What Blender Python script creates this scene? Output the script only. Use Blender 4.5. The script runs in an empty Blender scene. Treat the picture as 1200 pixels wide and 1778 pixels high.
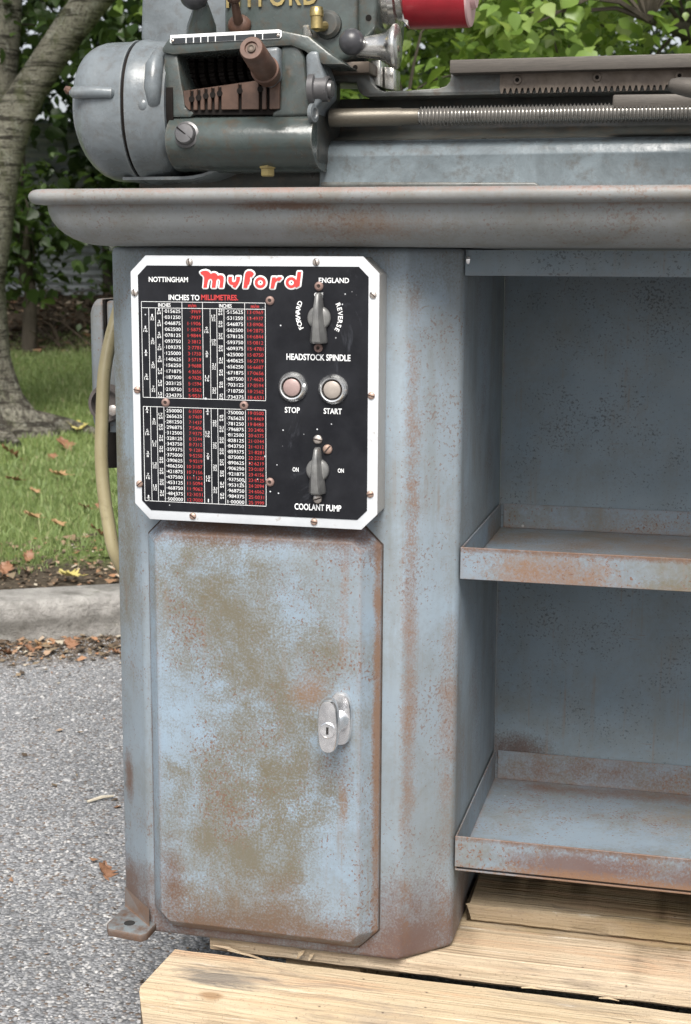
import bpy, bmesh, math, random
import numpy as np
from mathutils import Vector, Matrix

random.seed(7)
RNG = np.random.default_rng(7)
scene = bpy.context.scene
COL = scene.collection
R_ = math.radians

# ------------------------------------------------------------------ camera
G = 0.545                                  # height of the stand's datum above the asphalt
CAM = Vector((0.57518, -1.45112, 0.34165 + G))
YAW, PIT, ROL, FPX = 0.24271, 0.17105, 0.00497, 2555.83
FW = Vector((-math.sin(YAW) * math.cos(PIT), math.cos(YAW) * math.cos(PIT), -math.sin(PIT)))
RT = Vector((math.cos(YAW), math.sin(YAW), 0))
UP = RT.cross(FW)
CR = RT * math.cos(ROL) + UP * math.sin(ROL)
CU = -RT * math.sin(ROL) + UP * math.cos(ROL)
cam_d = bpy.data.cameras.new('camera')
cam = bpy.data.objects.new('camera', cam_d)
COL.objects.link(cam)
m = Matrix((CR, CU, -FW)).transposed().to_4x4()
m.translation = CAM
cam.matrix_world = m
cam_d.sensor_fit = 'VERTICAL'
cam_d.sensor_height = 36.0
cam_d.sensor_width = 36.0
cam_d.lens = 36.0 * FPX / 1778.0
cam_d.clip_start = 0.05
cam_d.clip_end = 400
cam_d.dof.use_dof = True
cam_d.dof.focus_distance = 1.62
cam_d.dof.aperture_fstop = 16.0
scene.camera = cam

# ------------------------------------------------------------------ sky, sun, exposure
SUN_EL, SUN_AZ = R_(50), R_(170)           # azimuth measured clockwise from +Y
world = bpy.data.worlds.new('World')
scene.world = world
world.use_nodes = True
wn = world.node_tree
for n in list(wn.nodes):
    wn.nodes.remove(n)
sky = wn.nodes.new('ShaderNodeTexSky')
sky.sky_type = 'NISHITA'
sky.sun_disc = False
sky.sun_elevation = SUN_EL
sky.sun_rotation = SUN_AZ
sky.dust_density = 3.0
sky.air_density = 1.0
hsv = wn.nodes.new('ShaderNodeHueSaturation')
hsv.inputs['Saturation'].default_value = 0.30     # thin cloud over the whole sky
bgn = wn.nodes.new('ShaderNodeBackground')
bgn.inputs['Strength'].default_value = 0.09
wout = wn.nodes.new('ShaderNodeOutputWorld')
wn.links.new(sky.outputs[0], hsv.inputs['Color'])
wn.links.new(hsv.outputs[0], bgn.inputs['Color'])
wn.links.new(bgn.outputs[0], wout.inputs['Surface'])
sun_d = bpy.data.lights.new('sun', 'SUN')
sun_d.energy = 2.9
sun_d.angle = R_(32)
sun_d.color = (1.0, 0.96, 0.9)
sun = bpy.data.objects.new('sun', sun_d)
COL.objects.link(sun)
sdir = Vector((math.sin(SUN_AZ) * math.cos(SUN_EL), math.cos(SUN_AZ) * math.cos(SUN_EL), math.sin(SUN_EL)))
sun.rotation_euler = sdir.to_track_quat('Z', 'Y').to_euler()
sun.location = sdir * 20
scene.view_settings.view_transform = 'Standard'
scene.view_settings.look = 'None'
scene.view_settings.exposure = 0.88
scene.view_settings.gamma = 1.0
scene.view_settings.use_curve_mapping = False
scene.render.engine = 'CYCLES'
scene.cycles.max_bounces = 5
scene.cycles.transparent_max_bounces = 4


# ------------------------------------------------------------------ measuring helper: where a sight line meets a plane
def P(u, v, y):
    d = FW + CR * ((u - 600) / FPX) + CU * ((889 - v) / FPX)
    return CAM + d * ((y - CAM.y) / d.y)


def PX(u, v, y):
    return P(u, v, y).x


def PZ(u, v, y):
    return P(u, v, y).z


# ------------------------------------------------------------------ object helpers
def link(o):
    COL.objects.link(o)
    return o


def tag(o, label=None, cat=None, group=None, kind=None):
    if label: o['label'] = label
    if cat: o['category'] = cat
    if group: o['group'] = group
    if kind: o['kind'] = kind
    return o


def root(name, loc, label, cat, group=None):
    o = bpy.data.objects.new(name, None)
    o.empty_display_size = 0.05
    o.location = loc
    link(o)
    return tag(o, label, cat, group)


def origin_of(o):
    p = Vector((0, 0, 0))
    while o is not None:
        p = p + o.location
        o = o.parent
    return p


class MB:
    """collects verts and faces of one mesh, in world coordinates"""
    def __init__(s):
        s.v = []; s.f = []; s.mi = []; s.m = 0

    def add(s, vs, fs):
        b = len(s.v)
        s.v.extend([tuple(v) for v in vs])
        for f in fs:
            s.f.append(tuple(b + i for i in f)); s.mi.append(s.m)
        return s

    def box(s, x0, x1, y0, y1, z0, z1):
        return s.add([(x0, y0, z0), (x1, y0, z0), (x1, y1, z0), (x0, y1, z0), (x0, y0, z1), (x1, y0, z1), (x1, y1, z1), (x0, y1, z1)],
                     [(0, 3, 2, 1), (4, 5, 6, 7), (0, 1, 5, 4), (1, 2, 6, 5), (2, 3, 7, 6), (3, 0, 4, 7)])

    def prism(s, poly, axis, a0, a1):
        """poly: 2D points; axis 'x': (y,z) extruded x; 'y': (x,z); 'z': (x,y)"""
        n = len(poly)
        mk = {'x': lambda p, a: (a, p[0], p[1]), 'y': lambda p, a: (p[0], a, p[1]), 'z': lambda p, a: (p[0], p[1], a)}[axis]
        vs = [mk(p, a0) for p in poly] + [mk(p, a1) for p in poly]
        area = sum(poly[i][0] * poly[(i + 1) % n][1] - poly[(i + 1) % n][0] * poly[i][1] for i in range(n))
        flip = (area > 0) == (axis == 'y')
        fs = [tuple(range(n)[::-1]), tuple(range(n, 2 * n))] + [(i, (i + 1) % n, n + (i + 1) % n, n + i) for i in range(n)]
        if flip:
            fs = [f[::-1] for f in fs]
        return s.add(vs, fs)

    def loft(s, rings, cap0=True, cap1=True, closed=True):
        n = len(rings[0]); vs = [p for r in rings for p in r]; fs = []
        for k in range(len(rings) - 1):
            for i in range(n if closed else n - 1):
                j = (i + 1) % n
                fs.append((k * n + i, k * n + j, (k + 1) * n + j, (k + 1) * n + i))
        if cap0: fs.append(tuple(range(n))[::-1])
        if cap1: fs.append(tuple((len(rings) - 1) * n + i for i in range(n)))
        return s.add(vs, fs)

    def lathe(s, c, axis, prof, seg=24, cap=True):
        """prof: list of (t along axis, radius)"""
        a = Vector(axis).normalized()
        u = a.orthogonal().normalized(); w = a.cross(u)
        c = Vector(c)
        rings = [[c + a * t + (u * math.cos(2 * math.pi * i / seg) + w * math.sin(2 * math.pi * i / seg)) * r for i in range(seg)] for t, r in prof]
        return s.loft(rings, cap, cap)

    def tube(s, pts, rad, seg=10):
        pts = [Vector(p) for p in pts]; n = len(pts)
        if not hasattr(rad, '__len__'): rad = [rad] * n
        t = (pts[1] - pts[0]).normalized(); u = t.orthogonal().normalized(); rings = []
        for k in range(n):
            t = (pts[min(k + 1, n - 1)] - pts[max(k - 1, 0)]).normalized()
            u = (u - t * u.dot(t)).normalized(); w = t.cross(u)
            rings.append([pts[k] + (u * math.cos(2 * math.pi * i / seg) + w * math.sin(2 * math.pi * i / seg)) * rad[k] for i in range(seg)])
        return s.loft(rings)

    def ball(s, c, r, seg=20, rings=12, sc=(1, 1, 1)):
        c = Vector(c)
        rs = []
        for k in range(1, rings):
            a = math.pi * k / rings
            rs.append([c + Vector((r * sc[0] * math.sin(a) * math.cos(2 * math.pi * i / seg), r * sc[1] * math.sin(a) * math.sin(2 * math.pi * i / seg), -r * sc[2] * math.cos(a))) for i in range(seg)])
        return s.loft(rs)

    def build(s, name, mats, parent=None, bevel=0.0, bseg=2, angle=35, smooth=True, fix=True):
        me = bpy.data.meshes.new(name)
        o0 = origin_of(parent) if parent is not None else Vector((0, 0, 0))
        me.from_pydata(s.v, [], s.f)
        if not isinstance(mats, (list, tuple)): mats = [mats]
        for mt in mats: me.materials.append(mt)
        if len(mats) > 1: me.polygons.foreach_set('material_index', s.mi)
        if bevel or fix:
            bm = bmesh.new(); bm.from_mesh(me)
            if fix: bmesh.ops.recalc_face_normals(bm, faces=bm.faces)
            if bevel:
                es = [e for e in bm.edges if len(e.link_faces) == 2 and e.calc_face_angle(0) > R_(28)]
                bmesh.ops.bevel(bm, geom=es, offset=bevel, segments=bseg, profile=0.5, affect='EDGES', clamp_overlap=True)
            bm.to_mesh(me); bm.free()
        if smooth:
            me.shade_smooth()
            me.set_sharp_from_angle(angle=R_(angle))
        o = bpy.data.objects.new(name, me)
        link(o)
        if parent is not None:
            o.parent = parent
            o.location = -o0
        return o


# ------------------------------------------------------------------ material helpers
class NT:
    def __init__(s, name):
        s.mat = bpy.data.materials.new(name); s.mat.use_nodes = True
        s.t = s.mat.node_tree; s.t.nodes.clear()
        s.out = s.n('ShaderNodeOutputMaterial')
        s.co = s.n('ShaderNodeTexCoord').outputs['Object']

    def n(s, kind, **kw):
        nd = s.t.nodes.new(kind)
        for k, v in kw.items(): setattr(nd, k, v)
        return nd

    def set(s, sock, val):
        if hasattr(val, 'links') or isinstance(val, bpy.types.NodeSocket): s.t.links.new(val, sock)
        elif isinstance(val, (tuple, list)) and len(val) == 3 and sock.type == 'RGBA': sock.default_value = (*val, 1)
        else: sock.default_value = val

    def noise(s, scale, detail=4, rough=0.55, dist=0.0, vec=None, out='Fac'):
        nd = s.n('ShaderNodeTexNoise')
        s.set(nd.inputs['Vector'], vec if vec is not None else s.co)
        nd.inputs['Scale'].default_value = scale; nd.inputs['Detail'].default_value = detail
        nd.inputs['Roughness'].default_value = rough; nd.inputs['Distortion'].default_value = dist
        return nd.outputs[out]

    def voro(s, scale, feature='F1', out='Distance', vec=None, rnd=1.0):
        nd = s.n('ShaderNodeTexVoronoi', feature=feature)
        s.set(nd.inputs['Vector'], vec if vec is not None else s.co)
        nd.inputs['Scale'].default_value = scale
        nd.inputs['Randomness'].default_value = rnd
        return nd.outputs[out]

    def map(s, val, a, b, c=0.0, d=1.0, smooth=False):
        nd = s.n('ShaderNodeMapRange'); nd.interpolation_type = 'SMOOTHSTEP' if smooth else 'LINEAR'
        s.set(nd.inputs[0], val)
        for i, x in enumerate((a, b, c, d)): nd.inputs[i + 1].default_value = x
        return nd.outputs[0]

    def math(s, op, a, b=0.0, clamp=False):
        nd = s.n('ShaderNodeMath', operation=op, use_clamp=clamp)
        s.set(nd.inputs[0], a); s.set(nd.inputs[1], b)
        return nd.outputs[0]

    def mix(s, fac, a, b, mode='MIX'):
        nd = s.n('ShaderNodeMix', data_type='RGBA', blend_type=mode)
        s.set(nd.inputs[0], fac); s.set(nd.inputs[6], a); s.set(nd.inputs[7], b)
        return nd.outputs[2]

    def scaled(s, sc, loc=(0, 0, 0)):
        nd = s.n('ShaderNodeMapping'); s.set(nd.inputs[0], s.co)
        nd.inputs['Scale'].default_value = sc; nd.inputs['Location'].default_value = loc
        return nd.outputs[0]

    def sep(s, vec=None):
        nd = s.n('ShaderNodeSeparateXYZ'); s.set(nd.inputs[0], vec if vec is not None else s.co)
        return nd.outputs

    def blob(s, c, r, inner=0.25, outer=1.0):
        """1 at the centre c, 0 outside an ellipsoid of radii r"""
        sc = tuple(1.0 / q for q in r)
        v = s.scaled(sc, tuple(-c[i] * sc[i] for i in range(3)))
        nd = s.n('ShaderNodeVectorMath', operation='LENGTH'); s.set(nd.inputs[0], v)
        return s.map(nd.outputs['Value'], outer, inner, 0, 1, True)

    def edge(s, radius=0.004, lo=0.0, hi=0.25):
        bv = s.n('ShaderNodeBevel'); bv.samples = 2; bv.inputs['Radius'].default_value = radius
        ge = s.n('ShaderNodeNewGeometry')
        d = s.n('ShaderNodeVectorMath', operation='DOT_PRODUCT')
        s.set(d.inputs[0], bv.outputs[0]); s.set(d.inputs[1], ge.outputs['Normal'])
        return s.map(s.math('SUBTRACT', 1.0, d.outputs['Value']), lo, hi)

    def bump(s, h, strength=0.3, dist=0.002):
        nd = s.n('ShaderNodeBump'); nd.inputs['Strength'].default_value = strength; nd.inputs['Distance'].default_value = dist
        s.set(nd.inputs['Height'], h)
        return nd.outputs[0]

    def done(s, color, rough=0.5, metal=0.0, normal=None, spec=0.5, trans=None):
        b = s.n('ShaderNodeBsdfPrincipled')
        s.set(b.inputs['Base Color'], color); s.set(b.inputs['Roughness'], rough); s.set(b.inputs['Metallic'], metal)
        b.inputs['Specular IOR Level'].default_value = spec
        if normal is not None: s.set(b.inputs['Normal'], normal)
        if trans is None:
            s.t.links.new(b.outputs[0], s.out.inputs[0])
        else:
            tl = s.n('ShaderNodeBsdfTranslucent'); s.set(tl.inputs['Color'], trans[1])
            mx = s.n('ShaderNodeMixShader'); mx.inputs[0].default_value = trans[0]
            s.t.links.new(b.outputs[0], mx.inputs[1]); s.t.links.new(tl.outputs[0], mx.inputs[2])
            s.t.links.new(mx.outputs[0], s.out.inputs[0])
        return s.mat


RUST = (0.120, 0.066, 0.042)
RUST2 = (0.195, 0.110, 0.064)
RUSTP = (0.120, 0.074, 0.064)
OLIVE = (0.130, 0.113, 0.076)


def sheet_paint(name, base=(0.205, 0.242, 0.272), light=(0.245, 0.305, 0.362), speck=0.5, grime=0.35, stains_and_shade=(), edge=0.6, streak=0.3, seed=0.0, pin_col=(0.15, 0.085, 0.06), flake_col=(0.175, 0.115, 0.085)):
    """old blue-grey machine enamel over rusting sheet steel; stains = (centre, radii, colour, strength)"""
    t = NT(name)
    off = t.scaled((1, 1, 1), (seed, seed * 1.7, seed * 0.6))
    c = t.mix(t.map(t.noise(5.0, 5, 0.6, vec=off), 0.38, 0.62), base, light)
    c = t.mix(t.map(t.noise(34, 4, 0.6, vec=off), 0.3, 0.75, 0, 0.25), c, (0.25, 0.275, 0.285))
    # soft grime, running down
    run = t.scaled((26, 26, 2.2), (seed, 0, seed))
    g = t.math('MULTIPLY', t.map(t.noise(1.0, 5, 0.65, vec=run), 0.5, 0.75), streak)
    c = t.mix(g, c, OLIVE)
    fine = t.noise(210, 5, 0.75, vec=off)
    fmask = t.map(fine, 0.40, 0.62)
    broad = t.noise(11, 5, 0.7, 0.4, vec=off)
    c = t.mix(t.math('MULTIPLY', t.map(t.math('ADD', t.math('MULTIPLY', broad, 0.7), t.math('MULTIPLY', fine, 0.3)), 0.46, 0.66), grime), c, OLIVE)
    n1 = t.map(t.noise(17, 6, 0.72, 0.3, vec=off), 0.32, 0.68)
    n2 = t.map(t.noise(420, 4, 0.7, vec=off), 0.30, 0.70)
    nn = t.math('ADD', t.math('MULTIPLY', n1, 0.80), t.math('MULTIPLY', n2, 0.75))
    for cc, rr, col, st in stains_and_shade:
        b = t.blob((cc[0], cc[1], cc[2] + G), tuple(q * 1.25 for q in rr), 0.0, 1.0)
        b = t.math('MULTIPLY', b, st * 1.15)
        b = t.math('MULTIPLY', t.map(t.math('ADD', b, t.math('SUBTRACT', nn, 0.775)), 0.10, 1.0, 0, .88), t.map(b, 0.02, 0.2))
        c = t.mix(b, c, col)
    # pin-prick rust, gathered in clouds
    cloud = t.map(t.noise(13, 4, 0.65, 0.3, vec=off), 0.42, 0.70)
    pin = t.map(t.math('ADD', t.noise(330, 3, 0.6, vec=off), t.math('MULTIPLY', cloud, 0.14)), 0.65, 0.71)
    c = t.mix(t.math('MULTIPLY', pin, min(1, speck * 1.5)), c, pin_col)
    flake = t.map(t.math('ADD', t.noise(110, 6, 0.75, 0.8, vec=off), t.math('MULTIPLY', cloud, 0.10)), 0.64, 0.69)
    c = t.mix(t.math('MULTIPLY', flake, speck * .75), c, flake_col)
    runs = t.noise(1.0, 4, 0.6, 0.0, vec=t.scaled((150, 150, 5), (seed * 2, 0, seed)))
    c = t.mix(t.math('MULTIPLY', t.math('MULTIPLY', t.map(runs, .58, .70), t.map(broad, .42, .6)), .45), c, (0.19, 0.135, 0.095))
    scr = t.noise(1.0, 2, 0.5, 0.2, vec=t.scaled((38, 38, 420), (seed, seed, 0)))
    c = t.mix(t.math('MULTIPLY', t.math('MULTIPLY', t.map(scr, .70, .73), t.map(n1, .45, .7)), .55), c, (0.16, 0.12, 0.09))
    wht = t.map(t.voro(26, 'F1', 'Distance', vec=off), 0.055, 0.035)
    wht = t.math('MULTIPLY', wht, t.map(t.noise(9, 2, vec=off), 0.60, 0.63))
    c = t.mix(t.math('MULTIPLY', wht, 0.6), c, (0.5, 0.52, 0.52))
    e = t.math('MULTIPLY', t.edge(0.008, 0.005, 0.13), t.map(t.noise(40, 6, 0.75, vec=off), 0.36, 0.60))
    c = t.mix(t.math('MULTIPLY', e, edge), c, (0.19, 0.108, 0.068))
    h = t.math('ADD', t.math('MULTIPLY', fine, 0.5), t.math('MULTIPLY', t.noise(24, 3, vec=off), 0.8))
    return t.done(c, t.map(t.noise(18, 4, vec=off), 0.3, 0.7, 0.42, 0.62), 0.0, t.bump(h, 0.22, 0.0015), 0.35)


def cast_paint(name, base=(0.13, 0.155, 0.16), dark=(0.035, 0.037, 0.034), oil=0.6, rough=(0.22, 0.5), wear=0.5):
    """oily grey-green machine enamel on castings"""
    t = NT(name)
    c = t.mix(t.map(t.noise(14, 5, 0.6), 0.35, 0.7), base, tuple(q * 1.35 for q in base))
    c = t.mix(t.math('MULTIPLY', t.map(t.noise(16, 6, 0.75, 0.8), 0.44, 0.72), oil), c, dark)
    c = t.mix(t.math('MULTIPLY', t.map(t.noise(70, 6, 0.75), 0.50, 0.68), oil * 0.9), c, (0.075, 0.055, 0.038))
    e = t.math('MULTIPLY', t.edge(0.0035, 0.02, 0.25), t.map(t.noise(40, 4, 0.7), 0.35, 0.6))
    c = t.mix(t.math('MULTIPLY', e, wear), c, (0.32, 0.31, 0.28))
    h = t.math('ADD', t.noise(90, 4), t.math('MULTIPLY', t.noise(16, 2), 1.4))
    return t.done(c, t.map(t.noise(20, 4), 0.3, 0.7, rough[0], rough[1]), 0.0, t.bump(h, 0.3, 0.0015), 0.55)


def metal(name, col, rough=0.3, dirt=(0.05, 0.035, 0.025), amount=0.4, scale=40, metal_=1.0, brushed=None, bump=.15):
    t = NT(name)
    vec = t.scaled(brushed) if brushed else None
    c = t.mix(t.math('MULTIPLY', t.map(t.noise(scale, 6, 0.7, 0.3, vec=vec), 0.42, 0.7), amount), col, dirt)
    r = t.map(t.noise(scale * 1.7, 4, vec=vec), 0.3, 0.7, rough * 0.75, min(1, rough * 1.5))
    mm = t.map(t.noise(scale, 6, 0.7, 0.3, vec=vec), 0.42, 0.7, metal_, metal_ * (1 - amount))
    return t.done(c, r, mm, t.bump(t.noise(scale * 3, 4, vec=vec), bump, 0.001), 0.5)


def plain(name, col, rough=0.5, metal_=0.0, vary=0.25, scale=60, spec=0.5, bump=0.15):
    t = NT(name)
    c = t.mix(t.map(t.noise(scale, 5, 0.65), 0.3, 0.7), tuple(q * (1 - vary) for q in col), tuple(min(1, q * (1 + vary)) for q in col))
    return t.done(c, t.map(t.noise(scale * .6, 3), 0.3, 0.7, rough * 0.8, min(1, rough * 1.2)), metal_, t.bump(t.noise(scale * 3, 3), bump, 0.001), spec)


M = {}
# ================================================================== THE SETTING
KA = R_(29.6)                                   # the kerb's bearing
KD = Vector((math.cos(KA), math.sin(KA), 0)); KN = Vector((-math.sin(KA), math.cos(KA), 0))
K0 = Vector((-0.88, 1.645, 0))                  # foot of the kerb face


def kxy(t, s):                                  # t along the kerb, s away from the road
    p = K0 + KD * t + KN * s
    return p.x, p.y


def ground_z(s, t=0.0):
    z = 0.095
    if s > 3.0: z += 0.05 * (s - 3.0)
    if s > 6.6: z += 0.17 * min(s - 6.6, 2.0)
    z += 0.012 * math.sin(1.7 * s + 0.8 * t) * min(1, max(0, (s - 0.4)) / 0.5) + 0.01 * math.sin(2.3 * t - s)*min(1, max(0, (s - 0.4)) / 0.5)
    return z


t = NT('asphalt')
cell = t.voro(210, 'F1', 'Color')
cs = t.n('ShaderNodeSeparateColor'); t.set(cs.inputs[0], cell)
dist = t.voro(210, 'F1', 'Distance')
c = t.mix(t.map(cs.outputs[0], 0, 1), (0.17, 0.173, 0.183), (0.37, 0.373, 0.385))
c = t.mix(t.map(cs.outputs[1], 0.78, 0.90), c, (0.50, 0.49, 0.48))
c = t.mix(t.map(cs.outputs[2], 0.88, 0.95), c, (0.17, 0.125, 0.095))
c = t.mix(t.map(dist, 0.42, 0.95), c, (0.10, 0.102, 0.108))
c = t.mix(t.map(t.noise(3.0, 4, 0.6), 0.4, 0.65, 0, 0.35), c, (0.09, 0.095, 0.10))
# leaf mould and grit gathered along the kerb
dk = t.n('ShaderNodeVectorMath', operation='DOT_PRODUCT'); t.set(dk.inputs[0], t.co); dk.inputs[1].default_value = tuple(KN)
near = t.map(t.math('SUBTRACT', dk.outputs['Value'], K0.dot(KN)), -0.42, 0.0, 0, 1, True)
near = t.map(t.math('ADD', near, t.math('SUBTRACT', t.noise(40, 6, 0.75), 0.5)), 0.35, 0.85)
c = t.mix(near, c, t.mix(t.map(t.noise(110, 4, 0.7), 0.35, 0.65), (0.055, 0.04, 0.03), (0.19, 0.15, 0.11)))
hgt = t.math('SUBTRACT', t.math('MULTIPLY', cs.outputs[1], 0.5), dist)
M['asphalt'] = t.done(c, 0.75, 0, t.bump(hgt, 0.7, 0.004), 0.3)
mb = MB()
N = 8
mb.add([(-80, -80, 0), (80, -80, 0), (80, 80, 0), (-80, 80, 0)], [(0, 1, 2, 3)])
tag(mb.build('ground', M['asphalt'], smooth=False), kind='structure')

# kerb stones
t = NT('kerb_concrete')
c = t.mix(t.map(t.noise(22, 6, 0.7), 0.3, 0.7), (0.25, 0.24, 0.225), (0.43, 0.415, 0.39))
c = t.mix(t.map(t.noise(9, 6, 0.7, 0.5), 0.50, 0.72), c, (0.11, 0.105, 0.09))
c = t.mix(t.map(t.voro(150, 'F1', 'Distance'), 0.25, 0.1, 0, 0.5), c, (0.12, 0.115, 0.11))
c = t.mix(t.map(t.noise(14, 5, 0.7, vec=t.scaled((1, 1, 1), (3, 1, 2))), 0.6, 0.75, 0, 0.7), c, (0.10, 0.105, 0.06))
zz = t.math('ADD', t.sep()[2], t.math('MULTIPLY', t.math('SUBTRACT', t.noise(20, 5, .7), .5), .06))
c = t.mix(t.math('MULTIPLY', t.math('MULTIPLY', t.map(zz, .015, .035), t.map(zz, .065, .045)), .6), c, (0.085, 0.08, 0.07))
M['kerb'] = t.done(c, 0.85, 0, t.bump(t.math('ADD', t.noise(120, 6, 0.75), t.math('MULTIPLY', t.noise(25, 4, .6), 1.5)), 1.0, 0.007), 0.2)
kerb = root('kerb', (K0.x, K0.y, 0), None, None)
tag(kerb, kind='structure')
L = 0.912
for i in range(-8, 12):
    t0 = -0.55 + i * (L + 0.006)
    mb = MB()
    prof = [(0.0, -0.05), (0.008, 0.080), (0.020, 0.094), (0.125, 0.100), (0.125, -0.05)]
    rings = []
    for k in range(2):
        tt = t0 + k * L
        rings.append([Vector((*kxy(tt, p[0]), p[1])) for p in prof])
    mb.loft(rings)
    mb.build('kerbstone', M['kerb'], kerb, bevel=0.004)

# verge: earth and turf, one sheet that climbs to the fence
t = NT('turf_soil')
nn = t.noise(7, 6, 0.7)
c = t.mix(t.map(t.noise(60, 6, 0.7), 0.35, 0.65), (0.045, 0.034, 0.024), (0.12, 0.10, 0.075))
dk = t.n('ShaderNodeVectorMath', operation='DOT_PRODUCT'); t.set(dk.inputs[0], t.co); dk.inputs[1].default_value = tuple(KN)
sv = t.math('SUBTRACT', dk.outputs['Value'], K0.dot(KN))
gm = t.math('MULTIPLY', t.map(t.math('ADD', sv, t.math('MULTIPLY', nn, 0.3)), 0.50, 0.66), t.map(t.math('ADD', sv, t.math('MULTIPLY', nn, 1.2)), 7.3, 6.7))
c = t.mix(gm, c, t.mix(t.noise(45, 5), (0.11, 0.155, 0.045), (0.18, 0.23, 0.075)))
M['soil'] = t.done(c, 0.95, 0, t.bump(t.noise(90, 6, 0.75), 0.9, 0.01), 0.1)
mb = MB()
ss = [0.125, 0.2, 0.3, 0.45, 0.7, 1.0, 1.5, 2, 2.5, 3, 3.5, 4, 4.5, 5, 5.5, 6, 6.3, 6.6, 6.9, 7.2, 7.6, 8, 8.6, 9.5, 14, 40]
ts = [-30, -14, -8, -5, -4] + [-3.5 + .4 * k for k in range(26)] + [7.5, 9, 12, 20, 40]
vs = [(*kxy(tt, s_), ground_z(s_, tt) - (0.004 if s_ < .14 else 0)) for s_ in ss for tt in ts]
n = len(ts)
mb.add(vs, [(i * n + j, i * n + j + 1, (i + 1) * n + j + 1, (i + 1) * n + j) for i in range(len(ss) - 1) for j in range(n - 1)])
tag(mb.build('grass_verge', M['soil'], angle=180), kind='structure')


def cloud_mesh(name, verts, faces, var, mat, parent=None):
    me = bpy.data.meshes.new(name)
    me.vertices.add(len(verts)); me.vertices.foreach_set('co', np.asarray(verts, dtype=np.float32).ravel())
    fl = np.asarray(faces, dtype=np.int32); k = fl.shape[1]
    me.loops.add(fl.size); me.loops.foreach_set('vertex_index', fl.ravel())
    me.polygons.add(len(fl)); me.polygons.foreach_set('loop_start', np.arange(0, fl.size, k, dtype=np.int32))
    me.update(calc_edges=True)
    at = me.attributes.new('var', 'FLOAT', 'POINT'); at.data.foreach_set('value', np.asarray(var, dtype=np.float32))
    me.materials.append(mat)
    o = bpy.data.objects.new(name, me); link(o)
    if parent is not None:
        o.parent = parent; o.location = -origin_of(parent)
    return o


def leaf_mat(name, cols, rough=0.5, trans=0.35, tcol=None, spec=0.4):
    t = NT(name)
    a = t.n('ShaderNodeAttribute', attribute_name='var').outputs['Fac']
    r = t.n('ShaderNodeValToRGB'); t.set(r.inputs[0], a)
    el = r.color_ramp.elements
    el[0].position = 0; el[0].color = (*cols[0], 1); el[1].position = 1; el[1].color = (*cols[-1], 1)
    for i, cc in enumerate(cols[1:-1]):
        e = el.new((i + 1) / (len(cols) - 1)); e.color = (*cc, 1)
    tc = t.mix(0.5, r.outputs[0], tcol) if tcol else r.outputs[0]
    return t.done(r.outputs[0], rough, 0, None, spec, (trans, tc) if trans else None)


# grass
M['grass'] = leaf_mat('grass', [(0.33, 0.29, 0.16), (0.155, 0.205, 0.075), (0.185, 0.255, 0.09), (0.235, 0.30, 0.11), (0.36, 0.37, 0.19)], 0.55, 0.3)


def grass_blades(n, tr, sr, h, w, dens=None):
    tt = RNG.uniform(*tr, n); s_ = RNG.uniform(*sr, n)
    keep = (s_ > 0.42 + 0.12 * np.sin(5 * tt) * np.sin(2.1 * tt + 1) + RNG.normal(0, .06, n)) & (s_ < 6.7 + 0.3 * np.sin(3 * tt) + RNG.normal(0, .15, n))
    tt, s_ = tt[keep], s_[keep]; n = len(tt)
    x = K0.x + KD.x * tt + KN.x * s_; y = K0.y + KD.y * tt + KN.y * s_
    z = np.array([ground_z(a, b) for a, b in zip(s_, tt)])
    patch = 0.5 + 0.5 * np.sin(3.1 * tt + 1.3 * s_) * np.sin(1.9 * s_ - 0.7 * tt)
    hh = h * RNG.uniform(.5, 1.3, n) * (0.75 + .5 * patch); an = RNG.uniform(0, 2 * np.pi, n); ln = RNG.uniform(.1, 1.0, n) * hh
    la = RNG.uniform(0, 2 * np.pi, n); ww = w * RNG.uniform(.7, 1.3, n)
    dx, dy = np.cos(an) * ww, np.sin(an) * ww
    v = np.zeros((n, 5, 3))
    v[:, 0] = np.c_[x - dx, y - dy, z - .004]; v[:, 1] = np.c_[x + dx, y + dy, z - .004]
    mx, my = x + np.cos(la) * ln * .35, y + np.sin(la) * ln * .35
    v[:, 2] = np.c_[mx + dx * .7, my + dy * .7, z + hh * .6]; v[:, 3] = np.c_[mx - dx * .7, my - dy * .7, z + hh * .6]
    v[:, 4] = np.c_[x + np.cos(la) * ln, y + np.sin(la) * ln, z + hh]
    b = (np.arange(n) * 5)[:, None]
    f = np.concatenate([b + np.array([[0, 1, 2]]), b + np.array([[0, 2, 3]]), b + np.array([[3, 2, 4]])])
    var = np.clip(RNG.normal(.5, .2, n) + (patch - .5) * .25, 0, 1)
    return v.reshape(-1, 3), f, np.repeat(var, 5)


parts = [grass_blades(60000, (-1.2, 1.6), (.25, 2.4), .020, .0014), grass_blades(60000, (-1.6, 2.2), (2.2, 7.0), .026, .0022), grass_blades(40000, (-5, 6), (.3, 7.0), .028, .004)]
vv, ff, va, b = [], [], [], 0
for a_, f_, q_ in parts:
    vv.append(a_); ff.append(f_ + b); va.append(q_); b += len(a_)
tag(cloud_mesh('grass', np.concatenate(vv), np.concatenate(ff), np.concatenate(va), M['grass']), 'short green grass on the verge behind the kerb', 'grass', kind='stuff')

# leaf mould: grit, bits of leaf and twig along the kerb and on the bare earth
M['litter'] = leaf_mat('litter', [(0.04, 0.03, 0.022), (0.10, 0.07, 0.045), (0.22, 0.17, 0.11), (0.28, 0.14, 0.07), (0.42, 0.38, 0.30)], 0.8, 0)


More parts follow.
